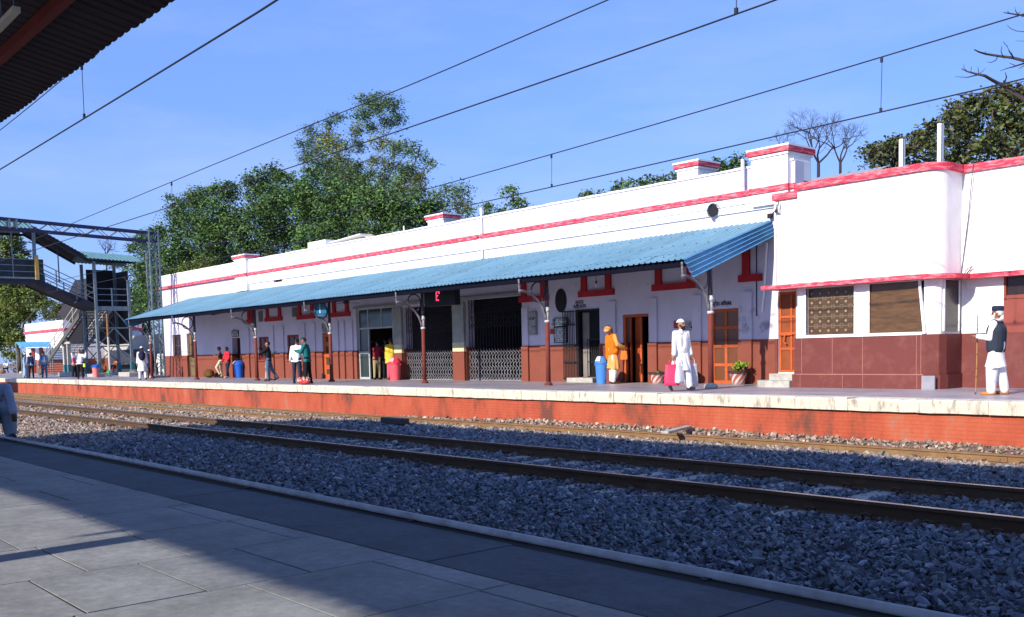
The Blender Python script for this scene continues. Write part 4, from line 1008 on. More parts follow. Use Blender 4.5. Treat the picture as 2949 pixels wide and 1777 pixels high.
# ------------------------------------------------------------------ the blue platform canopy
CX0, CX1 = -55.2, -16.05
EY, EZ, WZ = 19.66, 3.27, 4.47
can = empty('platform_canopy', (0,0,0), 'long blue corrugated lean-to canopy on iron posts along the station front', 'canopy')
def sheet(name, x0, x1, ya, za, yb, zb, m, parent, pitch=.2, amp=.030, seg=6, wob=.006):
    prof = [(0, 0), (.30, 0), (.42, 1), (.62, 1), (.74, 0)]
    V = []; Fs = []; xs_ = []; n = int((x1-x0)/pitch)
    for i in range(n):
        for u, h in prof: xs_.append((x0+(i+u)*(x1-x0)/n, h))
    xs_.append((x1, 0)); d_ = Vector((0, yb-ya, zb-za)).normalized(); nr = Vector((0, -d_.z, d_.y))
    for i, (xx, h) in enumerate(xs_):
        b = int((xx-x0)/.8); off = ((b*7919) % 13-6)/6*.03
        for k in range(seg+1):
            t = k/seg; z = za+(zb-za)*t; y = ya+(yb-ya)*t
            if k == 0: y -= off*.5
            q = amp*h+wob*math.sin(xx*.7+k*1.3)+(.004 if (b % 2) else 0)
            V.append((xx, y+nr.y*q, z+nr.z*q-.03*math.sin(math.pi*t)*.4))
    m_ = seg+1; k_ = len(xs_)
    for i in range(k_-1):
        for k in range(seg): Fs.append((i*m_+k, (i+1)*m_+k, (i+1)*m_+k+1, i*m_+k+1))
    cc = np.array([[.90+.17*(((int((v[0]-x0)/.8)*7919) % 17)/16)]*3 for v in V])*np.array([[1-.10*(abs((v[1]-ya)/(yb-ya)-.52) < .012)] for v in V])
    return npmesh(name, np.array(V), np.array(Fs), m, parent, color=cc)
sheet('roof_sheet', CX0, CX1, EY, EZ, FY-.005, WZ, ROOFB, can)
sc_ = MB()
sl_ = (WZ-EZ)/(FY-EY)
for k in range(3):
    y = EY+.45+k*1.35
    for i in range(int((CX1-CX0)/.4)):
        x = CX0+.1+i*.4; z = EZ+(y-EY)*sl_+.03; sc_.box(x-.012, x+.012, y-.012, y+.012, z-.01, z+.008)
stuff(sc_.build('roof_screw', mat('screw_dark', (.05,.10,.13)), can))
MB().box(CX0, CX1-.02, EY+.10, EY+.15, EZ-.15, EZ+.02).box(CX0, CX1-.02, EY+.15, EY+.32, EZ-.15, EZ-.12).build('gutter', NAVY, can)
# the closed end flaps
def flap(x, outw, name):
    mb = MB(); n = 9
    for i in range(n):
        t0, t1 = i/n, (i+1)/n
        def pt(t, s):
            y = EY-.05+(FY-EY+.04)*s; z = EZ+.02+(WZ-EZ)*s
            return (x+outw*(t*.10+.018*math.sin(t*n*math.pi)), y+.16*t*(1-s)*1.6, z-.44*t-.05*t*(1-s))
        for a, b in ((t0, (t0+t1)/2), ((t0+t1)/2, t1)):
            c = lambda t: .02 if int(round(t*n*2)) % 2 else 0
            for k in range(6):
                s0, s1 = k/6, (k+1)/6
                vs = [pt(a, s0), pt(a, s1), pt(b, s1), pt(b, s0)]
                vs = [(v[0]+outw*cc, v[1], v[2]) for v, cc in zip(vs, (c(a), c(a), c(b), c(b)))]
                mb.add(vs, [(0,1,2,3)])
    return mb.build(name, FLAPB, can)
flap(CX1, 1, 'end_flap'); flap(CX0, -1, 'end_flap')
mb = MB()
for i in range(15):
    x = CX0+.3+i*(CX1-CX0-.6)/14; mb.bar((x, EY+.35, EZ+.02), (x, FY-.01, WZ-.12), .07, .12)
for k in range(3): y = EY+.9+k*1.1; mb.bar((CX0+.1, y, EZ+(y-EY)*sl_-.05), (CX1-.1, y, EZ+(y-EY)*sl_-.05), .06, .05)
mb.build('rafter', DKMETAL, can)
UPOST = mat('post_shade', (.07,.06,.085), rough=.7, var=.3); ARMP = mat('arm_shade', (.20,.19,.22), rough=.7, var=.35, scale=6)  # canopy shade painted into the upper post and arm colours
def post(x, y=20.8):
    t = empty('canopy_post', (x, y, 0)); t.parent = can
    zt = EZ+(y-EY)*sl_-.03
    MB().cyl((0,0,0), (0,0,1.95), .075, .068, n=14).build('lower_post', POSTRED, t, smooth=True)
    MB().cyl((0,0,1.95), (0,0,2.4), .064, .062, n=14).cyl((0,0,1.93), (0,0,2.0), .085, n=14).cyl((0,0,2.25), (0,0,2.35), .08, n=14).build('post_collar', POSTWHITE, t, smooth=True)
    MB().cyl((0,0,2.4), (0,0,zt), .06, .056, n=14).build('upper_post', UPOST, t, smooth=True)
    pts = []
    for i in range(13):
        u = i/12; pts.append((0, -.05-1.08*u**1.5, 2.02+.86*(1-(1-u)**1.9)))
    MB().tube(pts, .042, n=8).tube([(0, -1.1, 2.80), (0, -1.13, EZ-.05)], .03, n=6).build('bracket_arm', ARMP, t, smooth=True)
    ring = [(0, -.36+.28*math.cos(2*math.pi*i/20), 2.86+.30*math.sin(2*math.pi*i/20)) for i in range(21)]
    MB().tube(ring, .024, n=6).build('bracket_ring', UPOST, t, smooth=True)
    MB().lathe([(.13, 0), (.13, .05), (.09, .09), (.075, .12)], n=12).build('post_base', POSTRED, t)
    return t
p0 = post(-16.13)
for i, x in enumerate((-22.35, -28.85, -35.3, -41.9, -48.6, -54.6)):
    c = dup(p0, can); c.location = (x, 20.8, 0)
rk = MB().ellip((-16.0, 20.62, .05), (.2, .16, .1)).build('foot_stone', CONC, None, smooth=True); tag(rk, 'rough concrete lump at the foot of the canopy post at the open end', 'stone')

# LED display, platform number shield, ceiling fans
e = empty('train_display', (0,0,0), 'black box train display with one glowing red character under the canopy', 'display')
x0 = onx(1220, 860, -28.5).x
a = ony(1222, 860, 20.75); b = ony(1309, 860, 20.75); zt, zb = 3.22, ony(1265, 881, 20.75).z
MB().box(a.x, b.x, 20.75, 21.0, zb, zt).build('case', BLACK, e, bevel=.01)
MB().box(a.x-.12, a.x-.005, 20.78, 20.9, zb+.1, zt).build('side_plate', mat('plate_grey', (.2,.2,.22)), e)
LED = mat('led_red', (.4,0,.02), emit=(1, .03, .08, 2.2))
q = ony(1260, 852, 20.74); mb = MB(); s = .17
for (xa, xb, za, zb_) in ((-.5,-.3,-1,1),(-.3,.6,.75,1),(.4,.6,.4,.75),(-.3,.15,-.05,.12),(-.3,.35,-1,-.78)): mb.box(q.x+xa*s, q.x+xb*s, 20.735, 20.748, q.z+za*s, q.z+zb_*s)
mb.build('led_character', LED, e)
e = empty('platform_sign', (0,0,0), 'blue shield shaped platform sign with a white number one hanging from the canopy', 'sign')
y = 20.2; pts = [ony(px, py, y) for px, py in ((903, 872), (935, 866), (940, 903), (925, 912), (906, 908))]
pts = [Vector((q.x, y, q.z)) for q in pts]
SB = mat('sign_blue', (.015, .13, .24), rough=.5)
MB().prism(pts, (0, .04, 0)).build('panel', SB, e)
q = ony(921, 889, y-.01); text('1', 'numeral', (q.x, y-.006, q.z), .62, mat('sign_white', (.6,.62,.65)), e)
mb = MB()
for p_ in (pts[0], pts[1]): mb.cyl((p_.x, y+.02, p_.z), (p_.x, y+.02, EZ-.1), .01, n=5)
mb.build('hanger', DKMETAL, e)
def fan(x, y, z, a):
    t = empty('ceiling_fan', (x, y, z), None)
    MB().lathe([(.03, .12), (.10, .08), (.12, 0), (.08, -.05), (.03, -.06)], n=14).build('motor', DKMETAL, t)
    MB().cyl((0,0,.1), (0,0,.55), .015, n=6).build('rod', DKMETAL, t)
    for k in range(3):
        g = a+k*2.094; MB().bar((.1*math.cos(g), .1*math.sin(g), 0), (.6*math.cos(g), .6*math.sin(g), -.01), .12, .01).build('blade', DKMETAL, t)
    return t
y = 21.9
for i, (px, py, lab) in enumerate(((613, 905, 'dark ceiling fan under the far end of the canopy'), (996, 872, 'dark ceiling fan hanging right of the blue platform sign'))):
    q = ony(px, py, y); tag(fan(q.x, y, q.z, .3+i), lab, 'fan', 'ceiling fans under the canopy')
q = ony(1717, 821, 22.6); e = empty('hanging_bulb', (q.x, 22.6, q.z), 'bare bulb hanging inside the red ventilator surround above the grille doorway', 'bulb')
MB().ellip((0,0,0), (.05,.05,.065)).build('bulb', mat('bulb_glass', (.7,.72,.75), rough=.2), e, smooth=True)
MB().cyl((0,0,.05), (0,0,.13), .03, n=8).cyl((0,0,.13), (0,0,.62), .008, n=5).build('cord', BLACK, e)

# ------------------------------------------------------------------ the rounded office block at the right
of = empty('office_block', (0,0,0), 'white block with a rounded upper corner, red ledge and maroon stone base', 'building')
YB, YC, YR = 21.9, 22.35, 23.0
XA = ony(2233, 700, YC).x            # left edge of the recessed piece
XB0 = ony(2297, 700, YB).x; XB1 = -10.62
def plan(off, rad, xl=XB0, end_y=YR):
    """front outline of the bay, rounded at its right corner, going left to right, then back to the right block"""
    pts = [(xl-off, YB-off)]
    cx_, cy2 = XB1-rad, YB+rad
    for i in range(9):
        t = -math.pi/2+math.pi/2*i/8; pts.append((cx_+(rad+off)*math.cos(t), cy2+(rad+off)*math.sin(t)))
    pts += [(XB1+off, YR-off), (3.0, YR-off)]
    return pts
def strip(pts, z0, z1, m, name, parent, smooth=False, top=False, depth=.3):
    mb = MB(); n = len(pts)
    vs = [(x, y, z0) for x, y in pts]+[(x, y, z1) for x, y in pts]
    mb.add(vs, [(i, i+1, n+i+1, n+i) for i in range(n-1)])
    o = mb.build(name, m, parent, smooth=False); return o
def band(pts_o, pts_i, z0, z1, m, name, parent):
    mb = MB(); n = len(pts_o)
    vs = [(x, y, z0) for x, y in pts_o]+[(x, y, z1) for x, y in pts_o]+[(x, y, z1) for x, y in pts_i]+[(x, y, z0) for x, y in pts_i]
    fs = []
    for i in range(n-1):
        fs += [(i, i+1, n+i+1, n+i), (n+i, n+i+1, 2*n+i+1, 2*n+i), (3*n+i, 3*n+i+1, i+1, i)]
    fs += [(0, n, 2*n, 3*n), (n-1, 4*n-1, 3*n-1, 2*n-1)]
    mb.add(vs, fs); return mb.build(name, m, parent)
ZT, ZL = 4.92, 2.58
strip(plan(0, .42), ZL, ZT, WHITE2, 'upper_wall', of)
band(plan(.07, .45), plan(-.3, .2), ZT, ZT+.17, PINKRED, 'roof_band', of)
band(plan(.36, .55, xl=XB0+.35), plan(-.02, .42), ZL-.09, ZL+.015, PINKRED, 'ledge', of)
zi = ZT+.02
# recessed piece with the orange door
DX0, DX1, DZ0 = ony(2241, 1000, YC).x, ony(2293, 1000, YC).x, .36
ztC = ony(2270, 573, YC).z
MB().wall(XA, XB0, ZL, ztC, YC, YC+.3).build('recess_wall', WHITE2, of)
MB().box(XA-.06, XB0-.002, YC-.07, YC+.3, ztC, ztC+.17).build('roof_band', PINKRED, of)
MB().wall(XA, XB0, 0, ZL, YC, YC+.3, [(DX0, DX1, DZ0, 2.46)]).build('recess_wall', WHITE2, of)
MB().box(ony(2195, 838, YB-.3).x, XB0+.0, YB-.36, YC-.002, ZL-.09, ZL+.012).build('ledge', PINKRED, of)
MB().box(XA, DX0-.0, YC-.03, YC-.001, 0, DZ).build('dado', MAROON, of)
mb = MB(); mb.cyl((XA+.02, YC-.03, ZL+.02), (XA+.02, YC-.03, ztC-.1), .03, n=8); mb.build('drain_pipe', WHITE2, of)
st_save = st; st = of
framed((DX0+.003, DX1-.003, DZ0+.003, 2.455), YC+.05, 4, 1, ORANGE, ORPANEL, .06, zsplit=[DZ0+.62, DZ0+1.02, DZ0+1.45])
q0 = DX0+(DX1-DX0)*.62; MB().box(q0, q0+.06, YC+.047, YC+.09, DZ0+.07, 2.38).build('door_stile', ORANGE, of)
MB().bar((DX0+.02, YC+.02, DZ0+.98), (DX0+.42, YC+.02, DZ0+.98), .025).tube([(DX0+.2, YC+.0, DZ0+.97), (DX0+.18, YC-.01, DZ0+.8), (DX0+.25, YC-.01, DZ0+.74)], .02, n=6).build('bolt', ORANGE, of)
# lower wall with windows: pieces left to right
XW = [(ony(2322, 900, YB).x, ony(2460, 900, YB).x), (ony(2505, 900, YB).x, ony(2664, 900, YB).x)]
SZ, HZ = 1.31, 2.47
mb = MB(); mb.wall(XB0, XB1-.34, DZ, ZL-.085, YB, YB+.28, [(a, b, SZ, HZ) for a, b in XW], ends=False)
rad = .34; cx_, c2 = XB1-rad, YB+rad; prev = (cx_, YB)
for i in range(1, 7):
    t = -math.pi/2+math.pi/2*i/6*.72; cur = (cx_+rad*math.cos(t), c2+rad*math.sin(t))
    mb.add([(*prev, DZ), (*cur, DZ), (*cur, ZL-.085), (*prev, ZL-.085)], [(0,1,2,3)]); prev = cur
mb.build('wall', WHITE2, of)
SWX = prev[0]
MB().add([(prev[0], prev[1], DZ), (XB1-.02, YR, DZ), (XB1-.02, YR, ZL-.085), (prev[0], prev[1], ZL-.085)], [(0,1,2,3)]).build('side_wall', WHITE2, of)
f = MB(); f.bar((prev[0]+.01, prev[1]+.1, SZ), (prev[0]+.01, prev[1]+.1, HZ), .05); f.bar((XB1+.0, YR-.12, SZ), (XB1+.0, YR-.12, HZ), .05); sw = f.build('window', WHITE2, of)
MB().add([(prev[0]+.012, prev[1]+.1, SZ), (XB1+.002, YR-.12, SZ), (XB1+.002, YR-.12, HZ), (prev[0]+.012, prev[1]+.1, HZ)], [(0,1,2,3)]).build('pane', PANEDK, sw)
def stone_band(off, z0, z1, name):
    pts = [(XB0-off-.02, YB-off)]; pts += [(XB1-.30+off*.4, YB-off), (XB1-.08+off, YB+.12-off*.4), (XB1+off, YB+.3), (XB1+off, YR-off), (3.0, YR-off)]
    n = len(pts); mb = MB()
    mb.add([(x, y, z0) for x, y in pts]+[(x, y, z1) for x, y in pts]+[(x, y+.2 if i != 3 else y, z1) for i, (x, y) in enumerate(pts)], [(i, i+1, n+i+1, n+i) for i in range(n-1)]+[(n+i, n+i+1, 2*n+i+1, 2*n+i) for i in range(n-1)])
    mb.add([(pts[0][0], YB-off, z0), (pts[0][0], YC+.2, z0), (pts[0][0], YC+.2, z1), (pts[0][0], YB-off, z1)], [(3,2,1,0)])
    return mb.build(name, MAROON, of)
stone_band(.05, .33, DZ, 'dado'); stone_band(.09, 0, .33, 'plinth')
MB().box(ony(2660, 1100, YB).x, ony(2698, 1100, YB).x, YB-.105, YB-.06, 0.0, .31).build('plinth_patch', mat('grey_patch', (.27,.27,.31)), of)
mb = MB()
for px in (2312, 2400, 2487, 2642, 2655): x = ony(px, 1030, YB).x; mb.box(x-.006, x+.006, YB-.053, YB-.049, .34, DZ-.01)
for px in (2310, 2432, 2490, 2646): x = ony(px, 1100, YB).x; mb.box(x-.005, x+.005, YB-.093, YB-.089, .01, .32)
mb.box(XB0, XB1-.3, YB-.092, YB-.05, .325, .345); mb.build('joint_mortar', mat('mortar_pale', (.36,.16,.13)), of)
# glazing with the patterned screen
(a, b) = XW[0]
GBR = mat('amber_glass', (.085, .047, .02), rough=.35, var=.35, scale=3, spec=.5)
def frame(a, b, skew=0):
    f = MB(); t = .05
    f.box(a-t, a, YB-.02, YB+.05, SZ-t, HZ+t); f.box(a, b+.03, YB-.02, YB+.05, SZ-t, SZ); f.box(a, b+.03, YB-.02, YB+.05, HZ, HZ+t)
    if not skew: f.box(b, b+t, YB-.02, YB+.05, SZ-t, HZ+t)
    else: f.bar((b+.02, YB-.05, SZ-t), (b-.13, YB-.02, HZ+t), .055, .05, up=(0,1,0))
    return f.build('window', WHITE2, of)
w1 = frame(a, b); MB().box(a, b, YB+.10, YB+.11, SZ, HZ).build('pane', GBR, w1)
g = MB(); n = 6; m_ = 5; dx = (b-a)/(n-.4); dz = (HZ-SZ)/m_
for i in range(n):
    for j in range(m_):
        x = a+.1+i*dx; z = SZ+.1+j*dz
        if x < b-.03: g.cyl((x, YB+.085, z), (x, YB+.098, z), .030, n=10)
        for (ux, uz, vx, vz) in ((.32,.32,.32,.68),(.32,.32,.68,.32),(.68,.32,.68,.68),(.32,.68,.68,.68)):
            p_ = (x+ux*dx, YB+.095, z+uz*dz); r_ = (x+vx*dx, YB+.095, z+vz*dz)
            if max(p_[0], r_[0]) < b-.01 and max(p_[2], r_[2]) < HZ-.01: g.bar(p_, r_, .007, .006, up=(0,1,0))
for j in range(m_): g.box(a, b, YB+.092, YB+.097, SZ+.1+(j+.5)*dz-.004, SZ+.1+(j+.5)*dz+.004) if SZ+.1+(j+.5)*dz < HZ else None
g.build('screen_pattern', mat('screen_white', (.30,.24,.18)), w1)
(a, b) = XW[1]
w2 = frame(a, b, 1)
MB().add([(a, YB+.02, SZ), (b, YB-.03, SZ), (b-.14, YB+.0, HZ), (a, YB+.03, HZ)], [(0,1,2,3)]).build('pane', mat('amber_glass_streaked', (.115, .06, .025), rough=.3, var=.4, scale=4, spec=.5, stretch=(1, 1, 5)), w2)
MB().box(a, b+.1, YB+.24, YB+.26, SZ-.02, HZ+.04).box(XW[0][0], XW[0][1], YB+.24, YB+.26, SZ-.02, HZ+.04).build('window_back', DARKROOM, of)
MB().box(XB0, XB1-.35, YB-.07, YB-.001, DZ-.01, DZ+.035).build('sill', WHITE2, of)
# right block: lower wall and its door
RD = ony(2891, 800, YR).x
MB().wall(XB1, 3.0, DZ, ZL-.085, YR, YR+.25, [(RD, RD+1.15, 0, 2.5)], ends=False).build('wall', WHITE2, of)
BRDOOR = mat('brown_door', (.26,.065,.05), var=.2)
f = MB(); f.box(RD, RD+1.15, YR+.04, YR+.09, 0, 2.0); f.box(RD, RD+.05, YR+.0, YR+.1, 2.0, 2.5); f.box(RD+.05, RD+1.15, YR+.02, YR+.08, 2.0, 2.08)
rd = f.build('door', BRDOOR, of)
MB().box(RD+.05, RD+1.15, YR+.05, YR+.06, 2.08, 2.5).build('pane', PANEDK, rd)
MB().bar((RD+.62, YR+.02, 1.0), (RD+.82, YR+.02, 1.0), .03).build('handle', BLACK, rd)
# steps, roof, cables, wooden posts on the roof
mb = MB(); x0 = XA-.15
prof = []
mb.box(DX0-.06, XB0-.10, YC-.32, YC-.031, 0, .34); mb.build('door_step', CONC, of)
pts = [(x0-.12+.0, YC-.05), (x0-.16, YC-.4), (x0+.0, YB-.12), (x0+.3, YB-.2), (XB0-.115, YB-.2), (XB0-.115, YC-.325), (x0+.2, YC-.325), (x0+.2, YC-.05)]
MB().prism([(a, b, 0) for a, b in pts[:6]+[(DX0-.07, YC-.325), (DX0-.07, YC-.05)]], (0, 0, .17)).build('door_step', CONC, of)
MB().box(XA, XB1-.4, YC+.32, 31, ZT-.3, ZT-.1).box(XB1-.399, 2.8, YR+.31, 31, ZT-.3, ZT-.1).box(XA, XA+.2, YC+.31, 31, 0, ZT-.3).box(2.8, 3.0, YR+.3, 31, 0, ZT-.3).box(XA, 3, 30.8, 31, 0, ZT-.3).build('body', GREYWALL, of)
mb = MB(); p_ = ony(2803, 480, YR-.1)
mb.tube([(p_.x, YR-.09, ZT+.2), (p_.x-.02, YR-.10, ZT-.05), (p_.x-.12, YR-.05, 3.9), (p_.x-.28, YR-.03, ZL+.05)], .011, n=5)
mb.tube([(p_.x-.22, YR-.04, ZL+.02), (p_.x-.1, YR-.1, ZL+.15), (p_.x-.0, YR-.08, ZL+.2), (p_.x-.16, YR-.06, ZL+.02)], .012, n=5)
mb.build('cable', mat('cable_grey', (.10,.10,.12)), of)
st = st_save
for i, (px, pt_, pb) in enumerate(((2595, 400, 492), (2706, 355, 484))):
    y = YB+2.0; q = ony(px, pt_, y); q2 = ony(px, pb, y)
    o = MB().box(q.x-.055, q.x+.055, y, y+.012, ZT-.1, q.z).box(q.x+.043, q.x+.055, y, y+.11, ZT-.1, q.z).build('angle_post', WHITE2)
    tag(o, ('shorter white angle iron post standing on the office roof', 'taller white angle iron post standing on the office roof')[i], 'post', 'white posts on the roof')
# corrugated shed roof behind the pillar
q = ony(2300, 500, 27); q2 = ony(2480, 530, 27)
sh = empty('roof_shed', (0,0,0), 'pale grey corrugated lean-to roof behind the big parapet pillar', 'shed')
s_ = sheet('shed_roof', q.x-.6, q2.x, 26, q.z-.75, 28.5, q.z+.05, mat('zinc_sheet', (.35,.37,.42), rough=.5), sh, pitch=.15, amp=.02)
MB().add([(q.x-.6, 26, 4.6), (q2.x, 26, 4.6), (q2.x, 26, q.z-.75), (q.x-.6, 26, q.z-.75)], [(0,1,2,3)]).build('shed_wall', mat('zinc_wall', (.40,.43,.50), rough=.5), sh)
# loose wires on the corner
e = empty('wire_tangle', (0,0,0), 'tangle of black wires on the wall at the end of the blue canopy', 'wires')
mb = MB(); a = ony(2243, 580, YC-.1); b_ = ony(2218, 622, FY-.1)
for k in range(4): mb.tube([a, (a.x-.1*k*.3, a.y-.05, a.z-.25), (b_.x+.15, b_.y-.1, b_.z+.02*k), b_+Vector((0, 0, -.03*k))], .012, n=5)
mb.box(b_.x-.06, b_.x+.06, b_.y-.05, b_.y+.05, b_.z-.06, b_.z+.06); mb.build('wires', BLACK, e)
# ------------------------------------------------------------------ near canopy over the camera
nc = empty('near_canopy', (0,0,0), 'dark underside of the near platform roof with ribbed sheets on red purlins', 'canopy')
NY, NZ, RY, RZ = 3.97, 4.51, -1.25, 5.55
NX0, NX1 = -23.0, 14.0
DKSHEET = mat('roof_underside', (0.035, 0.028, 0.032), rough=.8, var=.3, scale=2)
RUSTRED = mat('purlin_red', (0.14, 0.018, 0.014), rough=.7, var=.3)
def csheet(name, ya, za, yb, zb):
    prof = [(0, 0), (.3, 0), (.45, 1), (.65, 1), (.8, 0)]
    n = int((NX1-NX0)/.19); V = []; Fs = []; k = 0
    for i in range(n):
        for u, h in prof:
            x = NX0+(i+u)*(NX1-NX0)/n; e = -.02*((i//6) % 2)
            V.append((x, ya-e, za+h*.014)); V.append((x, yb, zb+h*.014))
    V = np.array(V); m_ = len(V)//2
    for i in range(m_-1): Fs.append((2*i, 2*i+2, 2*i+3, 2*i+1))
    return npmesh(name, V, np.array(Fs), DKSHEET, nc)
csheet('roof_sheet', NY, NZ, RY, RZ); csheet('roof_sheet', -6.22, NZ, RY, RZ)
sl = (RZ-NZ)/(NY-RY)
for s in (1, -1):
    for k in (.75, 2.0, 3.3, 4.7):
        y = RY+s*(NY-RY-k); z = NZ+k*sl-.06; MB().box(NX0+.1, NX1-.1, y-.045, y+.045, z-.075, z+.04).build('purlin', RUSTRED, nc)
xr = [-21.5, -15.1, -9.35, -5.86, .6, 7, 13]
for x in xr:
    for s in (1, -1): MB().bar((x, RY+s*(NY-RY-.25), NZ-.08), (x, RY, RZ-.22), .07, .14).build('rafter', DKSHEET, nc)
for x in xr: MB().cyl((x, RY, 0), (x, RY, RZ-.2), .11, n=12).build('canopy_column', RUSTRED, nc)
q = onx(35, 50, -7.4); t0 = onx(0, 75, -7.9); 
e = empty('tube_light', (0,0,0), 'pale tube light hanging under the near platform roof', 'light')
a = ony(-10, 86, 2.0); b_ = ony(48, 26, 2.0)
MB().bar(a, b_, .05, .035).build('tube', mat('tube_white', (.45,.43,.36)), e)
MB().cyl(a.lerp(b_, .2), a.lerp(b_, .2)+Vector((0,0,1.1)), .012, n=5).cyl(a.lerp(b_, .8), a.lerp(b_, .8)+Vector((0,0,1.1)), .012, n=5).build('hanger', DKMETAL, e)

# ------------------------------------------------------------------ overhead line
WIREM = mat('wire_dark', (.018,.018,.03), rough=.5)
def wire(name, label, pts, r, y):
    P_ = [ony(px, py, y) for px, py in pts]
    # smooth curve z(x) through the measured points, carried on past the frame
    xs_ = np.array([p.x for p in P_]); zs_ = np.array([p.z for p in P_]); dg = 2 if len(P_) > 2 else 1
    c = np.polyfit(xs_, zs_, dg)
    X_ = np.linspace(-57.3, 12, 60)
    lo, hi = xs_.min(), xs_.max()
    Z_ = np.where(X_ < lo, np.polyval(c, lo)+(X_-lo)*np.clip(np.polyval(np.polyder(c), lo), -.02, .02), np.where(X_ > hi, np.polyval(c, hi)+(X_-hi)*.03, np.polyval(c, X_)))
    o = MB().tube([(x, y, z) for x, z in zip(X_, Z_)], r, n=6).build(name, WIREM, None, smooth=True)
    tag(o, label, 'wire'); return lambda x: float(np.interp(x, X_, Z_))
z1 = wire('contact_wire', 'thick overhead wire nearest the camera, crossing the upper left sky', [(0, 488), (400, 245), (800, 0)], .012, 5.3)
z2 = wire('catenary_wire', 'thin overhead wire just below the edge of the near roof', [(0, 375), (80, 311), (160, 245)], .008, 5.3)
z3 = wire('catenary_wire', 'upper overhead wire of the middle pair, passing behind the tall tree top', [(400, 563), (875, 368), (1208, 234)], .009, 9.8)
z4 = wire('contact_wire', 'lower overhead wire of the middle pair', [(400, 625), (846, 478), (1342, 313), (2100, 48)], .0105, 9.8)
z5 = wire('catenary_wire', 'upper overhead wire of the far pair, running to the bare branches at the right', [(668, 690), (1248, 538), (1500, 473), (2100, 293), (2543, 162), (2949, 42)], .012, 16.3)
z6 = wire('contact_wire', 'lower overhead wire of the far pair, just above the station roof', [(757, 717), (1123, 641), (1500, 558), (2532, 323), (2949, 228)], .0125, 16.3)
for (px, py, y, za, zb, lab) in ((240, 290, 5.3, z2, z1, 'dropper wire close to the edge of the near roof'), (495, 560, 9.8, z3, z4, 'dropper wire left of the big tree'), (2120, 20, 9.8, z3, z4, 'dropper wire at the top edge of the view'),
        (1588, 490, 16.3, z5, z6, 'dropper wire above the middle of the blue canopy'), (2537, 240, 16.3, z5, z6, 'dropper wire over the bare tree at the right')):
    x = ony(px, py, y).x
    o = MB().cyl((x, y, zb(x)), (x+.02, y, za(x)), .0055, n=5).box(x-.02, x+.02, y-.015, y+.015, zb(x)-.0, zb(x)+.07).box(x-.01, x+.03, y-.015, y+.015, za(x)-.09, za(x)).build('dropper_wire', WIREM)
    tag(o, lab, 'wire')
# lattice portal over the tracks
MX, MYY = -57.1, 22.15
ga = empty('line_portal', (0,0,0), 'steel lattice mast and beam of the overhead line beside the station end', 'gantry')
LAT = mat('mast_paint', (.17, .23, .24), rough=.6, var=.3)
BEAM = mat('beam_navy', (.025, .03, .085), rough=.6, var=.3)
mb = MB(); s = .27; zt = 8.45
for a in (-s, s):
    for b in (-s, s): mb.box(MX+a-.04, MX+a+.04, MYY+b-.04, MYY+b+.04, 0, zt)
n = 18
for i in range(n):
    z0, z1_ = zt*i/n, zt*(i+1)/n
    for k in (-s, s):
        a, b = ((-s, s) if i % 2 else (s, -s))
        mb.bar((MX+a, MYY+k, z0), (MX+b, MYY+k, z1_), .035); mb.bar((MX+k, MYY+a, z0), (MX+k, MYY+b, z1_), .035)
mast = mb.build('mast', LAT, ga)
MB().box(MX-.5, MX+.5, MYY-.5, MYY+.5, -.1, .12).build('mast_footing', CONC, ga)
mb = MB()
def tz(y): return 8.32+(22.1-y)*.036
for dz in (0, -.48):
    for dx in (-.22, .22): mb.bar((MX+dx, MYY+.3, tz(MYY+.3)+dz), (MX+dx, 1.0, tz(1.0)+dz), .09, .13)
mb.build('beam', BEAM, ga)
mb = MB(); y = MYY
i = 0
while y > 1.5:
    y2 = y-.62
    for dx in (-.22, .22): mb.bar((MX+dx, y, tz(y)-(0 if i % 2 else .48)), (MX+dx, y2, tz(y2)-(.48 if i % 2 else 0)), .03)
    y = y2; i += 1
for yy in (14.9, 14.55): 
    for dx in (-.22, .22): mb.box(MX+dx-.05, MX+dx+.05, yy-.05, yy+.05, tz(yy)-.48, tz(yy))
for k in (-.4, .4): mb.bar((MX, MYY-1.1 if k < 0 else MYY, tz(MYY)-.45), (MX, MYY-.2, 7.3), .06)
mb.build('lacing', LAT, ga)

# ------------------------------------------------------------------ footbridge
fb = empty('footbridge', (0,0,0), 'roofed steel footbridge with stairs coming down onto the far platform', 'footbridge')
XF, XK = -70.0, -72.6
Y1, Y2, Y3 = 19.35, 23.05, 25.3
ZD, ZLd = 6.55, 4.78
ROOFG = mat('bridge_roof_green', (.13,.27,.30), rough=.5, var=.25, scale=3)
UNDER = mat('bridge_underside', (.035,.035,.05), rough=.8)
def bsheet(name, p0, p1, wx0, wx1, m, pitch=.24, crown=.25):
    """roof running from p0=(y,z) to p1, spanning x, ribs across"""
    L_ = math.hypot(p1[0]-p0[0], p1[1]-p0[1]); n = max(3, int(L_/pitch)); mb = MB(); xsn = [wx0, (wx0+wx1)/2, wx1]
    rows = []
    for i in range(n+1):
        for u, h in ((0, 0), (.45, 0), (.5, 1), (.85, 1)):
            if i == n and u > 0: break
            t = (i+u)/n; rows.append((p0[0]+(p1[0]-p0[0])*t, p0[1]+(p1[1]-p0[1])*t+h*.035))
    vs = [(x, y, z+(crown if k == 1 else 0)) for y, z in rows for k, x in enumerate(xsn)]
    mb.add(vs, [(3*i+k, 3*i+k+1, 3*i+k+4, 3*i+k+3) for i in range(len(rows)-1) for k in range(2)])
    return mb.build(name, m, fb)
bsheet('deck_roof', (4, 9.95), (Y1-.1, 9.72), XF+.5, XK-.4, ROOFG, crown=.62)
bsheet('stair_roof', (Y1-.1, 9.9), (Y2-.5, 8.08), XF+.4, XK-.4, UNDER)
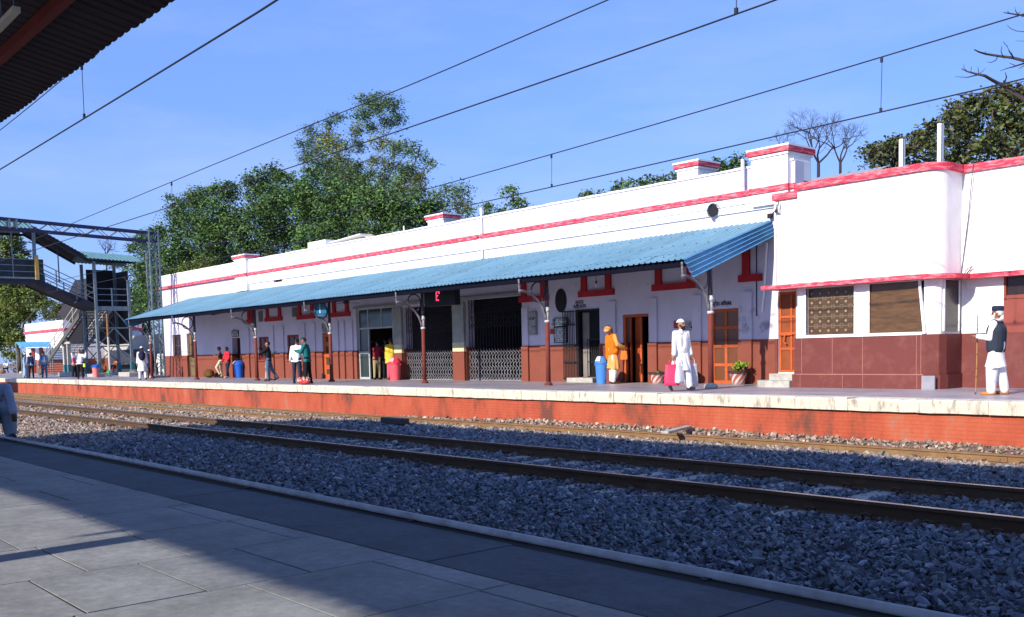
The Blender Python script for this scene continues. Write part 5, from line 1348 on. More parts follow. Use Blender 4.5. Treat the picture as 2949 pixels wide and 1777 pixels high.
bsheet('landing_roof', (Y2-.6, 7.95), (Y3+.9, 7.8), XF+.7, XK-.4, ROOFG, crown=.62)
mb = MB(); mb.box(XF-.02, XF+.08, 4, Y1, 9.55, 9.72).box(XK-.05, XK+.05, 4, Y1, 9.55, 9.72)
mb.bar((XF+.03, Y1, 9.7), (XF+.03, Y2-.4, 7.85), .1, .16).bar((XK, Y1, 9.7), (XK, Y2-.4, 7.85), .1, .16)
mb.box(XF-.02, XF+.08, Y2-.4, Y3+.6, 7.75, 7.9)
mb.build('roof_beam', DKMETAL, fb)
# deck and its parapet
mb = MB(); mb.box(XK, XF, 4, Y1, ZD-.25, ZD); mb.box(XF-.02, XF+.09, 4, Y1, ZD-.42, ZD-.02); mb.build('deck', UNDER, fb)
mb = MB(); mb.box(XF+.09, XF+.12, 4, Y1, ZD-.05, ZD+.06)
for k in range(3): mb.box(XF+.02, XF+.06, 4, Y1, ZD+.4+k*.4, ZD+.45+k*.4)
for y in np.arange(5, Y1, 1.85): mb.box(XF+.01, XF+.07, y-.03, y+.03, ZD, 9.6)
mb.build('deck_railing', TEALST, fb)
MB().box(XK+.02, XK+.05, 4, Y1+1.2, ZD, ZD+1.5).build('deck_screen', mat('bridge_screen', (.10,.11,.11), var=.3), fb)
MB().box(XF+.0, XF+.12, Y1-.15, Y1+.05, ZD+1.2, 9.6).build('deck_post', TEALST, fb)
MB().box(XF+.13, XF+.25, Y1-.1, Y1+.12, ZD-.1, ZD+1.5).build('deck_post', mat('post_sunlit', (.55,.36,.09), var=.25), fb)  # yellow sunlight on the post painted into its colour
mb = MB(); mb.bar((XF-.6, Y1+1.6, ZD-.2), (XF-.6, Y1+1.6, ZD+2.2), .06).bar((XF-.6, Y1+1.6, ZD+2.2), (XF-.6, Y1-.2, ZD+2.4), .06); mb.build('light_frame', DKMETAL, fb)
# first flight
mb = MB()
for x in (XF, XK): mb.bar((x+.02, Y1, ZD-.2), (x+.02, Y2, ZLd-.05), .08, .36)
n = 11
for i in range(n): t = (i+.5)/n; mb.box(XK+.06, XF-.03, Y1+(Y2-Y1)*t-.16, Y1+(Y2-Y1)*t+.16, ZD+(ZLd-ZD)*t-.04, ZD+(ZLd-ZD)*t)
mb.bar(((XF+XK)/2, Y1, ZD-.28), ((XF+XK)/2, Y2, ZLd-.2), 2.3, .05)
mb.build('stair_flight', UNDER, fb)
mb = MB()
for x in (XF+.04, XK):
    if x == XK: mb.build('stair_railing', TEALST, fb); mb = MB()
    for k in (.45, .8, 1.15): mb.bar((x, Y1, ZD+k), (x, Y2, ZLd+k), .05)
    for i in range(4): t = i/3; y = Y1+(Y2-Y1)*t; z = ZD+(ZLd-ZD)*t; mb.bar((x, y, z-.2), (x, y, z+1.15), .06)
    mb.bar((x, Y2-1.4, ZLd+.2), (x, Y2, ZLd+1.1), .04)
mb.build('stair_railing', TEALST, fb)
# landing tower
mb = MB(); mb.box(XK-.3, XF+.05, Y2-.1, Y3+.1, ZLd-.15, ZLd); mb.build('landing', UNDER, fb)
mb = MB()
for k in (.4, .8, 1.2): mb.box(XF+.02, XF+.06, Y2, Y3, ZLd+k-.03, ZLd+k+.02)
for y in (Y2+1.1, Y3): mb.box(XF, XF+.07, y-.04, y+.04, ZLd, ZLd+1.25)
mb.box(XF-.0, XF+.1, Y2-.1, Y3+.1, ZLd-.3, ZLd-.0)
mb.build('landing_railing', TEALST, fb)
for (x, y) in ((XF+.03, Y2), (XF+.03, Y3), (XK, Y2), (XK, Y3)):
    top = 7.8 if (x > XK+1 and y < Y3) or x < XK+1 else 6.6
    o = MB().box(x-.09, x+.09, y-.09, y+.09, .9, top).build('leg', TEALST, fb)
    MB().box(x-.12, x+.12, y-.12, y+.12, .1, .9).bar((x+.05, y+.06, .15), (x+.05, y+.32, .9), .05).build('leg_foot', TEALFOOT, o)
    MB().box(x-.4, x+.4, y-.4, y+.4, -.05, .22).build('footing', CONC, fb)
mb = MB()
for x in (XF+.03, XK):
    zs_ = [.9, 2.05, 3.3, 4.6]
    for a, b in zip(zs_[:-1], zs_[1:]):
        ym = (Y2+Y3)/2
        mb.bar((x, Y2, b), (x, Y3, b), .07); 
        mb.bar((x, Y2, a), (x, ym, b), .06); mb.bar((x, Y3, a), (x, ym, b), .06)
for y in (Y2, Y3):
    for a, b in ((.9, 2.05), (2.05, 3.3), (3.3, 4.6)): mb.bar((XF, y, a), (XK, y, b), .05); mb.bar((XF, y, b), (XK, y, b), .05)
mb.build('brace', TEALST, fb)
# second flight, along the platform away from the camera, screened with grey sheet
XS, XE = XK-.3, -84.5
mb = MB()
for y in (Y2+.05, Y3-.1): mb.bar((XS, y, ZLd-.15), (XE, y, .05), .09, .32)
n = 26
for i in range(n): t = (i+.5)/n; x = XS+(XE-XS)*t; z = ZLd+(0-ZLd)*t; mb.box(x-.2, x+.2, Y2+.1, Y3-.15, z-.04, z)
mb.build('stair_flight', mat('stair_stone', (.10,.10,.09)), fb)
mb = MB()
for y in (Y2+.05, Y3-.1):
    if y > Y2+.1: mb.build('stair_railing', mat('rail_cream', (.48,.47,.42), var=.3), fb); mb = MB()
    for k in (.5, 1.0): mb.bar((XS, y, ZLd+k), (XE, y, .1+k), .05)
    for i in range(6): t = i/5; x = XS+(XE-XS)*t; z = ZLd-ZLd*t; mb.bar((x, y, z), (x, y, z+1.1), .055)
mb.build('stair_railing', mat('rail_cream', (.48,.47,.42), var=.3), fb)
mb = MB(); a, b = XS, XS-6.2
xq = ony(212, 760, Y3+.15).x; xq2 = ony(165, 872, Y3+.15).x
mb.add([(XF-.3, Y3+.15, 2.2), (XF-.3, Y3+.15, 7.3), (xq, Y3+.15, 7.4), (xq2, Y3+.15, 4.9), (XK-3, Y3+.15, 2.2)], [(0,1,2,3,4)])
mb.build('sheet_screen', GREYSHEET, fb); mb = MB()
mb.add([(-78.3, Y2+.25, 2.4), (XK-.1, Y2+.25, 2.4), (XK-.1, Y2+.25, 4.5), (XS, Y2+.25, 4.45)], [(0,1,2,3)])
mb.build('under_stair_screen', mat('under_stair_shade', (.012,.012,.018), rough=.9), fb)  # shade under the flight painted into this sheet's colour
MB().add([(XK-.35, Y2+.4, ZLd-.1), (XK-.35, Y2+.4, 7.5), (XK-.35, Y3, 7.5), (XK-.35, Y3, ZLd-.1)], [(0,1,2,3)]).build('sheet_screen', GREYSHEET, fb)
mb = MB(); mb.box(-78.6, -78.3, Y2+.2, Y2+.45, 0, 2.6).box(-77.6, -77.4, Y2+.2, Y2+.45, 0, 2.8).box(-79.2, -76.6, Y2+.15, Y3, 2.35, 2.5); sup = mb.build('stair_support', mat('support_pale', (.42,.42,.40), var=.3), fb)
MB().box(-78.62, -78.28, Y2+.18, Y2+.47, 0, .8).build('leg_foot', TEALFOOT, sup); MB().box(-77.63, -77.37, Y2+.18, Y2+.47, 0, .8).build('leg_foot', TEALFOOT, sup)

# far station wing and its little blue shelter, walls behind the bridge
def wing(x0, x1, y, z1, label, name='station_wing'):
    e = empty(name, (0,0,0), label, 'building')
    MB().box(x0, x1, y, y+7, 1.25, z1).build('wall', WHITE2, e)
    MB().box(x0-.02, x1+.02, y-.04, y+7.02, 0, 1.25).build('dado', DADO, e)
    MB().box(x0-.1, x1+.1, y-.12, y+7.1, z1-.95, z1-.72).build('parapet_band', PINKRED, e)
    return e
q0, q1 = ony(72, 960, 27.5), ony(182, 960, 27.5)
fw = wing(q0.x, q1.x, 27.5, ony(180, 921, 27.5).z, 'far white station wing with a red band beyond the footbridge stairs')
for px in (95, 118): x = ony(px, 1040, 27.4).x; MB().box(x-.5, x+.5, 27.41, 27.47, 0, 2.4).build('door', DOORRED, fw)
e = empty('blue_shelter', (0,0,0), 'small blue corrugated lean-to shelter in front of the far white wing', 'shelter')
ys = 25.2
a = ony(45, 986, ys+1.2); b_ = ony(143, 984, ys+1.2); c = ony(60, 1001, ys-.4); d_ = ony(150, 1000, ys-.4)
mb = MB(); n = 22
for i in range(n):
    for u, v, h0, h1 in ((0, .5, 0, 0), (.5, .6, 0, 1), (.6, .9, 1, 1), (.9, 1, 1, 0)):
        t0, t1_ = (i+u)/n, (i+v)/n
        A, B = a.lerp(b_, t0), a.lerp(b_, t1_); C_, D_ = c.lerp(d_, t0), c.lerp(d_, t1_); k0, k1 = Vector((0,0,.05*h0)), Vector((0,0,.05*h1))
        mb.add([A+k0, B+k1, D_+k1, C_+k0], [(0,1,2,3)])
mb.build('shelter_roof', mat('shelter_blue', (.12,.42,.68), rough=.5, var=.2), e)
mb = MB()
for p_ in (a, b_, c, d_): mb.cyl((p_.x, p_.y, 0), (p_.x, p_.y, p_.z), .05, n=8)
mb.build('shelter_post', TEALST, e)
e = empty('boundary_wall', (0,0,0), 'low whitewashed wall with a maroon base behind the footbridge tower', 'wall')
MB().box(-100, -60.5, 31, 31.3, 1.3, 3.1).build('upper_wall', mat('dull_whitewash', (.42,.41,.38), var=.25), e)
MB().box(-100, -60.5, 30.96, 31.34, 0, 1.3).build('dado', DADO, e)
def lowblock(px0, px1, pt, pb, lab, y=None):
    q = onz((px0+px1)/2, pb); y = q.y; a = ony(px0, pb, y).x; b = ony(px1, pb, y).x; z = ony(px0, pt, y).z
    o = MB().box(a, b, y, y+.7, 0, z).build('kerb_block', CONC, bevel=.03); tag(o, lab, 'block', 'low concrete blocks by the footbridge'); return o
lowblock(167, 206, 1072, 1085, 'cream concrete block under the cream stair supports')
lowblock(246, 272, 1077, 1086, 'low concrete block left of the pink bin with the blue lid')
lowblock(341, 372, 1072, 1085, 'long rough concrete block right of the thin white pole')
# slim poles
q = onz(313, 1076); q = Vector((-66.5, 21.9, 0))
x = onx(313, 1000, -66.5); y = x.y
o = empty('lamp_pole', (-66.5, y, 0), 'thin white and rust pole standing in front of the footbridge tower', 'pole')
MB().cyl((0,0,0), (0,0,2.6), .07, n=10).build('lower_pole', mat('pole_cream', (.6,.56,.5), var=.3), o); MB().cyl((0,0,2.6), (0,0,4.1), .075, n=10).build('upper_pole', mat('pole_rust', (.28,.15,.06), var=.35), o)

# ------------------------------------------------------------------ trees
def leafmat(name, col, col2):
    m = mat(name, col, rough=.55, var=.2, scale=.7, attr='tint', col2=col2, spec=.35)
    b = m.node_tree.nodes['Principled BSDF']; b.inputs['Transmission Weight'].default_value = 0
    return m
BARK = mat('bark', (.10,.075,.05), rough=.9, var=.4, scale=5)
BARKG = mat('bark_pale', (.15,.13,.115), rough=.9, var=.35, scale=5)
TWIG = mat('twig_dark', (.045,.035,.035), rough=.9)
LEAF_G = leafmat('leaf_green', (.080,.150,.030), (.045,.098,.030))
LEAF_E = leafmat('leaf_eucalyptus', (.085,.150,.036), (.05,.095,.045))
LEAF_O = leafmat('leaf_olive', (.080,.088,.022), (.045,.06,.02))
LEAF_Y = leafmat('leaf_bright', (.12,.16,.02), (.06,.09,.02))
def leaves(name, clumps, size, dens, m, parent, droop=0.0, aspect=.5, sub=1.0, tints=None, hollow=.45, sr0=.20):
    """clumps: (centre, radii, tint). Each is broken into sprays; every spray carries many leaf faces."""
    Vs, Fs, Cs = [], [], []; off = 0
    for ci, (c, r, tn) in enumerate(clumps):
        c = np.array(c); r = np.array(r)
        area = (r[0]*r[2]+r[0]*r[1])*3.1
        ns = max(4, int(area*4.2*sub))
        d_ = nrs.normal(size=(ns, 3)); d_ /= np.linalg.norm(d_, axis=1)[:, None]
        rad = nrs.uniform(hollow, 1.08, (ns, 1))**.7
        sp = c+d_*rad*r
        per = max(10, int(dens*42)); sr = sr0+.13*min(r[0], 2.4)
        n = ns*per
        # leaves lie in flattened sprays
        lo = nrs.normal(size=(ns, per, 3))*np.array([sr, sr, sr*.55])*nrs.uniform(.6, 1.25, (ns, 1, 1))
        lo[:, :, 2] -= (lo[:, :, 0]**2+lo[:, :, 1]**2)*.35
        p = (sp[:, None, :]+lo).reshape(-1, 3)
        if droop: p[:, 2] -= np.abs(nrs.normal(size=n))*droop
        sz = size*nrs.uniform(.6, 1.3, (n, 1))
        a = nrs.normal(size=(n, 3)); a[:, 2] = a[:, 2]*.5-droop*1.2
        a /= np.linalg.norm(a, axis=1)[:, None]
        nn = nrs.normal(size=(n, 3))+np.array([0, -.25, .9]); b = np.cross(nn, a); b /= np.linalg.norm(b, axis=1)[:, None]
        a = a*sz*.5; b = b*sz*.5*aspect
        quad = np.stack([p-a, p-a*.1+b, p+a, p-a*.1-b], 1).reshape(-1, 3)
        Vs.append(quad); Fs.append((np.arange(n)[:, None]*4+np.arange(4)[None])+off); off += 4*n
        tv = np.repeat(nrs.lognormal(0, .28, (ns, 1))*(1+nrs.uniform(-.1, .1, (ns, 3))), per, 0)*nrs.uniform(.75, 1.25, (n, 1))*np.array(tn)
        Cs.append(np.repeat(tv, 4, 0))
    return npmesh(name, np.concatenate(Vs), np.concatenate(Fs), m, parent, color=np.concatenate(Cs))
def limb_net(mb, base, clumps, r0, zfork, n=6, twig=True):
    """trunk with limbs that reach into every clump"""
    base = Vector(base); top = base+Vector((0, 0, zfork))
    mb.tube([base, base.lerp(top, .5)+Vector((rng.uniform(-.2,.2), rng.uniform(-.2,.2), 0)), top], r0, n=10, r2=r0*.7)
    hub = [top]
    for c, r, t in sorted(clumps, key=lambda q_: q_[0][2]):
        c = Vector(c); h = min(hub, key=lambda q_: (q_-c).length+max(0, q_.z-c.z)*3)
        mid = h.lerp(c, .5)+Vector((rng.uniform(-.3,.3), rng.uniform(-.3,.3), rng.uniform(0,.4)))
        rr = max(.03, r0*.42*(1-.5*len(hub)/max(1, len(clumps))))
        mb.tube([h, mid, c], rr, n=6, r2=rr*.5); hub += [mid, c]
        if twig:
            for k in range(n):
                v = Vector((rng.gauss(0,1), rng.gauss(0,1), rng.gauss(.3,1))).normalized(); e_ = c+Vector((v.x*r[0], v.y*r[1], v.z*r[2]))*.85
                mb.tube([c.lerp(h, .15), c.lerp(e_, .55)+Vector((0,0,.1)), e_], rr*.4, n=4, r2=.008)
def px_clumps(lst, y, k=1.0, depth=1.0, ox=0, oy=0, sc_=1.0, jit=.5):
    out = []
    for it in lst:
        px, py, rp = ox+it[0]/sc_, oy+it[1]/sc_, it[2]/sc_
        yy = y+rng.uniform(-1, 1)*jit*2.2
        c = ony(px, py, yy); dep = (c-CAMP).dot(FW); r = rp*dep/F*k
        tn = it[3] if len(it) > 3 else (1, 1, 1)
        out.append(((c.x, c.y, c.z), (r*1.12, r*depth*1.2, r*1.05), tn))
    return out
def tree(name, label, clumps, leaf, size, dens, base=None, r0=.22, zfork=2.5, bark=None, droop=0, aspect=.5, sub=1.0, group=None, hollow=.45, cat='tree'):
    cs = np.array([c[0] for c in clumps])
    if base is None: base = (cs[:, 0].mean(), cs[:, 1].mean(), 0)
    e = empty(name, (0,0,0), label, cat, group)
    mb = MB(); limb_net(mb, base, clumps, r0, zfork); mb.build('trunk', bark or BARK, e, smooth=True)
    leaves('crown', clumps, size, dens, leaf, e, droop, aspect, sub, hollow=hollow)
    return e
S2 = dict(ox=400, oy=230, sc_=2.24)
dk = (.75, .85, .9)
A = px_clumps([(300,820,100),(430,760,90),(565,720,75),(260,900,60),(520,880,120),(480,1040,120),(650,950,100),(380,960,110),(560,1150,110),(330,1120,70),(430,1180,80)], 37, **S2)
tree('broadleaf_tree', 'dense dark green tree at the left of the clump behind the station roof', A, LEAF_G, .26, 1.25, r0=.3, zfork=2.0, group='trees behind the station', hollow=.2, aspect=.42)
B = px_clumps([(760,650,80),(870,600,60),(945,620,60),(800,760,110),(960,760,110),(820,900,130),(930,1010,130),(760,1080,120),(1130,660,85),(1100,780,110),(1240,760,110),(1160,920,140),(1310,920,130),(1360,780,90),(1120,1060,110),(1280,1050,100)], 38.5, **S2)
tree('broadleaf_tree', 'broad dark green tree in the middle of the clump behind the station roof', B, LEAF_G, .26, 1.25, r0=.34, zfork=2.4, group='trees behind the station', hollow=.2, aspect=.42)
B2 = px_clumps([(1420,720,80),(1500,760,90),(1620,770,80),(1720,790,80),(1820,840,80),(1880,830,60),(1450,850,100),(1560,870,90),(1660,860,90),(1740,880,80),(1600,950,90),(1450,980,80),(1720,960,60),(1860,900,60)], 37.5, **S2)
tree('broadleaf_tree', 'shorter green tree just left of the small white chimney', B2, LEAF_G, .26, 1.2, r0=.25, zfork=2.0, group='trees behind the station', hollow=.2, aspect=.42)
yl = (2.1, 1.35, .5); br = (1.35, 1.0, .8); gy = (.9, 1.0, 1.4)
Cc_ = px_clumps([(1480,130,75),(1560,150,70),(1640,165,65),(1690,240,45,gy),(1600,260,50),(1450,220,60),(1280,235,45,gy),(1220,260,30,gy),(1110,310,50),(1210,350,65,yl),(1090,400,55,gy),(1060,480,45,gy),(1160,450,60,br),(1260,400,60,yl),(1290,490,65,br),(1400,400,60),(1410,310,45,yl),(1500,290,45),(1560,390,60,yl),(1640,430,55),(1700,430,50,gy),(1760,430,45,gy),(1830,480,45,gy),(1890,520,30,gy),(1530,510,48,yl),(1420,540,45),(1640,560,65,br),(1760,570,70),(1790,640,70,yl),(1740,710,50,yl),(1545,660,40,yl),(1810,700,60),(1720,610,60),(1520,720,50,br),(1150,540,80),(1240,570,85),(1350,560,75),(1330,630,90),(1420,640,80),(1500,590,55),(1600,640,75),(1680,690,75),(1560,730,75),(1440,730,80),(1250,650,90)], 45, k=.95, jit=1.0, **S2)
tree('eucalyptus_tree', 'tall sparse eucalyptus with yellow brown clumps rising above the other trees', Cc_, LEAF_E, .25, .85, base=(ony(1055, 700, 45).x, 45, 0), r0=.2, zfork=6.0, bark=BARKG, droop=.22, aspect=.32, sub=1.15, group='trees behind the station', hollow=.1)
Dd = px_clumps([(1990,700,55),(2060,700,60),(2090,770,55),(2040,820,55),(2130,810,40),(1960,790,60),(1900,740,50)], 41, **S2)
tree('drooping_tree', 'thin drooping grey green tree right of the small white chimney', Dd, LEAF_E, .24, .8, r0=.10, zfork=3.0, bark=BARKG, droop=.3, aspect=.32, sub=1.1, group='trees behind the station', hollow=.1)
S3 = dict(ox=1200, oy=450, sc_=2.24)
tree('sapling', 'slender sapling with upright shoots over the middle of the station roof', px_clumps([(585,225,22),(610,205,12),(625,275,30),(635,330,38),(560,375,32),(690,345,26),(600,380,36),(670,290,14)], 34, **S3), LEAF_G, .17, .7, r0=.05, zfork=3.0, aspect=.5, sub=2.0, group='saplings behind the station')
tree('sapling', 'small sapling left of the slender one over the station roof', px_clumps([(470,345,26),(480,395,28),(440,385,16),(465,315,12)], 34, **S3), LEAF_G, .17, .7, r0=.05, zfork=3.0, sub=2.0, group='saplings behind the station')
tree('sapling', 'tiny leafy sprig poking over the parapet left of the dark bush', px_clumps([(1085,262,22),(1115,245,14),(1100,285,18)], 34, **S3), LEAF_G, .16, .7, r0=.04, zfork=3.2, sub=2.0, group='saplings behind the station')
tree('bushy_tree', 'dark bushy tree top left of the second chimney', px_clumps([(1215,255,32),(1310,215,45),(1370,185,42),(1430,215,40),(1530,150,48),(1610,160,50),(1660,150,40),(1290,255,36),(1550,200,50),(1460,180,26),(1240,275,30)], 36, **S3), LEAF_G, .19, .8, r0=.18, zfork=3.0, sub=1.3, group='trees behind the station', hollow=.2)
tree('bushy_tree', 'dark bushy tree top between the second chimney and the big pillar', px_clumps([(1940,50,32),(2000,80,40),(2060,50,42),(1930,110,36),(2085,20,24),(2060,100,40)], 36, **S3), LEAF_G, .19, .8, r0=.15, zfork=3.0, sub=1.3, group='trees behind the station', hollow=.2)
S8 = dict(ox=2200, oy=0, sc_=2.97)
I_ = px_clumps([(900,1330,75),(990,1270,75),(1060,1290,80),(1110,1240,40),(1130,1400,80),(980,1400,90),(1270,1260,70),(1330,1200,55),(1390,1180,45),(1300,1360,100),(1430,1260,80),(1450,1090,40),(1460,1400,100)], 33.5, **S8)
tree('olive_tree', 'olive green leafy tree behind the two white roof posts', I_, LEAF_O, .155, 1.7, r0=.12, zfork=2.5, aspect=.6, group='leafy trees at the right', hollow=.25)
I2 = px_clumps([(1620,950,65),(1590,1000,40),(1720,960,95),(1800,860,60),(1880,850,90),(1980,830,80),(2080,800,55),(2160,850,90),(2230,800,70),(1850,990,120),(2000,980,120),(2150,1000,120),(1640,1120,100),(1600,1240,100),(1760,1150,110),(1920,1150,120),(2080,1150,120),(2220,1150,110),(1700,1300,110),(1860,1310,110),(2020,1290,110),(2180,1290,110),(2330,1000,140),(2330,1220,130),(1600,1370,80)], 32, **S8)
tree('olive_tree', 'big olive green leafy tree at the right edge under the bare branches', I2, LEAF_O, .155, 1.7, r0=.15, zfork=2.8, aspect=.6, group='leafy trees at the right', hollow=.25)
S1 = dict(ox=0, oy=550, sc_=2.475)
K = px_clumps([(1050,330,60),(1150,300,70),(1250,340,70),(1000,360,50),(1110,430,110),(1240,470,100),(950,400,35),(1010,540,80),(1050,650,95),(985,720,85),(960,850,100),(1000,1000,90),(1360,540,70),(1440,515,50),(1320,600,80),(900,930,70),(1040,1080,70),(850,520,40),(1150,640,100),(1100,800,100),(1200,560,90)], 36, **S1)
tree('broadleaf_tree', 'dense green tree behind the lattice mast and footbridge tower', K, LEAF_G, .27, 1.0, r0=.28, zfork=2.0, group='trees behind the station', hollow=.2, aspect=.42)
tree('bushy_tree', 'yellowish bush behind the end of the station roof', px_clumps([(1310,570,40),(1380,545,45),(1440,525,45),(1480,510,40),(1270,560,40)], 34, **S1), LEAF_Y, .22, .8, r0=.1, zfork=2.5, group='trees behind the station')
Ll = px_clumps([(40,370,80),(120,365,50),(165,440,35),(55,500,100),(30,700,110),(130,720,110),(230,730,80),(290,760,60),(80,880,110),(170,850,80),(40,1040,90),(140,1060,60),(100,1180,50),(300,800,35),(20,600,90),(-60,800,130),(-60,1000,120)], 27.5, **S1)
tree('leafy_tree', 'dark leafy tree with bright yellow green sprays behind the footbridge deck at the left edge', Ll, LEAF_Y, .30, 1.0, r0=.3, zfork=2.5, group='trees by the footbridge', hollow=.2)
tree('bushy_tree', 'dull ochre bush beside the footbridge stairs over the far wing', px_clumps([(470,850,60),(420,830,40),(370,850,40),(350,880,40),(430,880,50)], 46, **S1), LEAF_O, .3, .7, r0=.12, zfork=2.0, group='trees by the footbridge')
# bare trees
def bare(mb, p, d_, L_, r, k, spread=.55, up=.15):
    q_ = p+d_*L_; mid = p.lerp(q_, .5)+Vector((rng.gauss(0,1), rng.gauss(0,1), rng.gauss(0,1)))*L_*.05
    mb.tube([p, mid, q_], r, n=5 if r > .02 else 4, r2=r*.62)
    if k == 0: return
    for i in range(2 if rng.random() < .55 else 3):
        v = (d_+Vector((rng.gauss(0,spread), rng.gauss(0,spread), rng.gauss(up,spread)))).normalized()
        bare(mb, (mid.lerp(q_, rng.uniform(.3,1)) if i else q_), v, L_*rng.uniform(.62,.85), r*.6, k-1, spread, up)
def bare_tree(label, px, pyb, y, h, r, k, name='bare_tree', lean=0, n0=3):
    b_ = ony(px, pyb, y); e = empty(name, (b_.x, y, 0), label, 'tree', 'leafless trees')
    mb = MB(); hb = b_.z
    mb.tube([(0,0,0), (lean*.5, 0, hb*.6), (lean, 0, hb)], r*1.25, n=8, r2=r)
    for i in range(n0):
        v = Vector((rng.gauss(0,.45), rng.gauss(0,.4), 1)).normalized(); bare(mb, Vector((lean,0,hb)), v, h*rng.uniform(.26,.34), r*.7, k)
    mb.build('trunk', TWIG, e)
    return e
bare_tree('bare leafless tree directly right of the big parapet pillar', 2357, 470, 40, 2.9, .07, 6, n0=4)
bare_tree('bare leafless tree between the pillar tree and the olive tree', 2420, 470, 40, 2.4, .06, 5, n0=3)
bare_tree('small bare tree top seen just left of the big pillar cap', 2255, 440, 41, 1.2, .04, 5, n0=3)
bare_tree('distant bare tree seen under the lattice beam above the stair landing', 305, 735, 50, 2.8, .10, 6, n0=5)
# big bare limbs reaching in from beyond the right edge
def limb(pts, r, r2, y=27.5):
    P_ = []
    for i, (px, py) in enumerate(pts):
        q_ = ony(2200+px/2.97, py/2.97, y+.5*math.sin(i*1.7+px*.01)); P_.append(q_)
    return P_
e = empty('bare_tree', (0,0,0), 'leafless tree whose dark branches reach in at the upper right corner', 'tree', 'leafless trees')
mb = MB()
BR = [([(2500,1100),(2225,850),(2100,770),(2050,735),(1960,690),(1890,648),(1830,636)], .075, .03), ([(1830,636),(1740,612),(1690,588)], .028, .01), ([(1835,638),(1740,662),(1635,656)], .02, .006), ([(1740,612),(1710,580),(1712,550)], .012, .005), ([(1770,620),(1775,570)], .01, .005), ([(1838,632),(1830,570)], .013, .005), ([(1845,630),(1870,610),(1892,585)], .011, .005),
 ([(2050,740),(1930,765),(1860,795),(1700,812),(1655,815)], .022, .008), ([(2055,720),(2075,660),(2065,620)], .022, .008), ([(2030,745),(2225,695)], .014, .01), ([(2100,770),(1960,790),(1900,830)], .014, .006),
 ([(2500,600),(2230,520),(2130,495),(2000,478),(1900,462),(1840,445),(1800,425)], .06, .014), ([(2135,495),(2100,440),(2080,395),(2045,358)], .02, .007), ([(2000,478),(1985,515),(1945,535),(1905,528)], .014, .006), ([(2045,485),(2028,440),(2035,395)], .013, .006), ([(2060,488),(2052,505)], .01, .006), ([(2140,500),(2115,450)], .012, .008), ([(1900,462),(1895,440)], .01, .005),
 ([(2230,540),(2130,572),(2085,583),(2020,608)], .025, .006), ([(2160,565),(2100,540)], .012, .006), ([(2225,560),(2180,590)], .012, .006), ([(2500,150),(2230,132),(2170,126),(2085,112),(2050,108)], .045, .008), ([(2175,126),(2150,90),(2148,62)], .014, .006), ([(2170,124),(2195,100)], .01, .005), ([(2095,115),(2085,92)], .012, .006),
 ([(2300,285),(2230,272),(2160,265),(2110,245),(2080,215)], .016, .005), ([(2300,350),(2225,352),(2155,350)], .012, .005), ([(2205,145),(2225,140)], .01, .008)]
for pts, r, r2 in BR:
    if pts[0][0] >= 2300: pts = [(2613, pts[0][1]+(60 if pts[0][0] == 2500 else -20))]+list(pts)
    mb.tube(limb(pts, r, r2), r, n=6, r2=r2)
b0 = ony(3080, 420, 27.5); mb.tube([(b0.x+.6, 27.5, 0), (b0.x+.3, 27.5, b0.z*.6), (b0.x, 27.5, b0.z), (b0.x-.1, 27.6, b0.z+2.2), (b0.x+.1, 27.5, b0.z+4)], .2, n=10, r2=.05)
mb.build('trunk', TWIG, e, smooth=True)
# ------------------------------------------------------------------ things carried and standing about
def bag(name, label, p, w, h, d, m, rz=0, handle=True, grp=None, sag=.12):
    e = empty(name, p, label, 'bag', grp, rz=R(rz)); n = 10; mb = MB(); vs = []
    for i in range(9):
        t = i/8; ww = w*(1-.10*t)+.02*math.sin(t*5); dd = d*(1-.72*t**1.5)
        for j in range(n*2):
            a = 2*math.pi*j/(n*2); ca, sa = math.cos(a), math.sin(a); sx_ = math.copysign(abs(ca)**.55, ca); sy2 = math.copysign(abs(sa)**.8, sa)
            vs.append((ww/2*sx_, dd/2*sy2*(1+sag*math.cos(3*a)), t*h-(.0 if i else 0)))
    m2 = n*2; mb.add(vs, [(i*m2+j, i*m2+(j+1) % m2, (i+1)*m2+(j+1) % m2, (i+1)*m2+j) for i in range(8) for j in range(m2)]+[tuple(range(m2-1, -1, -1)), tuple(range(8*m2, 9*m2))])
    mb.build('bag_body', m, e, smooth=True)
    if handle:
        hb = MB(); hb.box(-w*.2, w*.2, -d*.1, d*.1, h*.955, h*.972)
        for s_ in (-1, 1): hb.tube([(-w*.2, s_*d*.1, h*.97), (-w*.15, 0, h+.10), (0, 0, h+.15), (w*.15, 0, h+.10), (w*.2, s_*d*.1, h*.97)], .009, n=5)
        hb.build('handle', m, e)
    return e
h = pm['wrR']+pm['fdR']*.10
bag('shopping_bag', 'bright pink shopping bag in the right hand of the man in white', (h.x-.05, h.y-.02, h.z-.66), .36, .52, .10, mat('bag_pink', (.75,.045,.13), rough=.5, var=.15, bump=.2, bscale=12), 40)
bag('plastic_bag', 'white carrier bag hanging beside the pink shopping bag', (h.x+.12, h.y+.08, h.z-.60), .24, .46, .16, mat('bag_white', (.72,.72,.78), rough=.35, var=.1, bump=.3, bscale=14), 75, sag=.2)
h = pm['wrL']+pm['fdL']*.10
bag('plastic_bag', 'thin greyish plastic bag in the left hand of the man in white', (h.x+.03, h.y, h.z-.70), .24, .56, .15, mat('bag_grey', (.50,.50,.56), rough=.3, var=.2, bump=.3, bscale=14), 60, sag=.22)
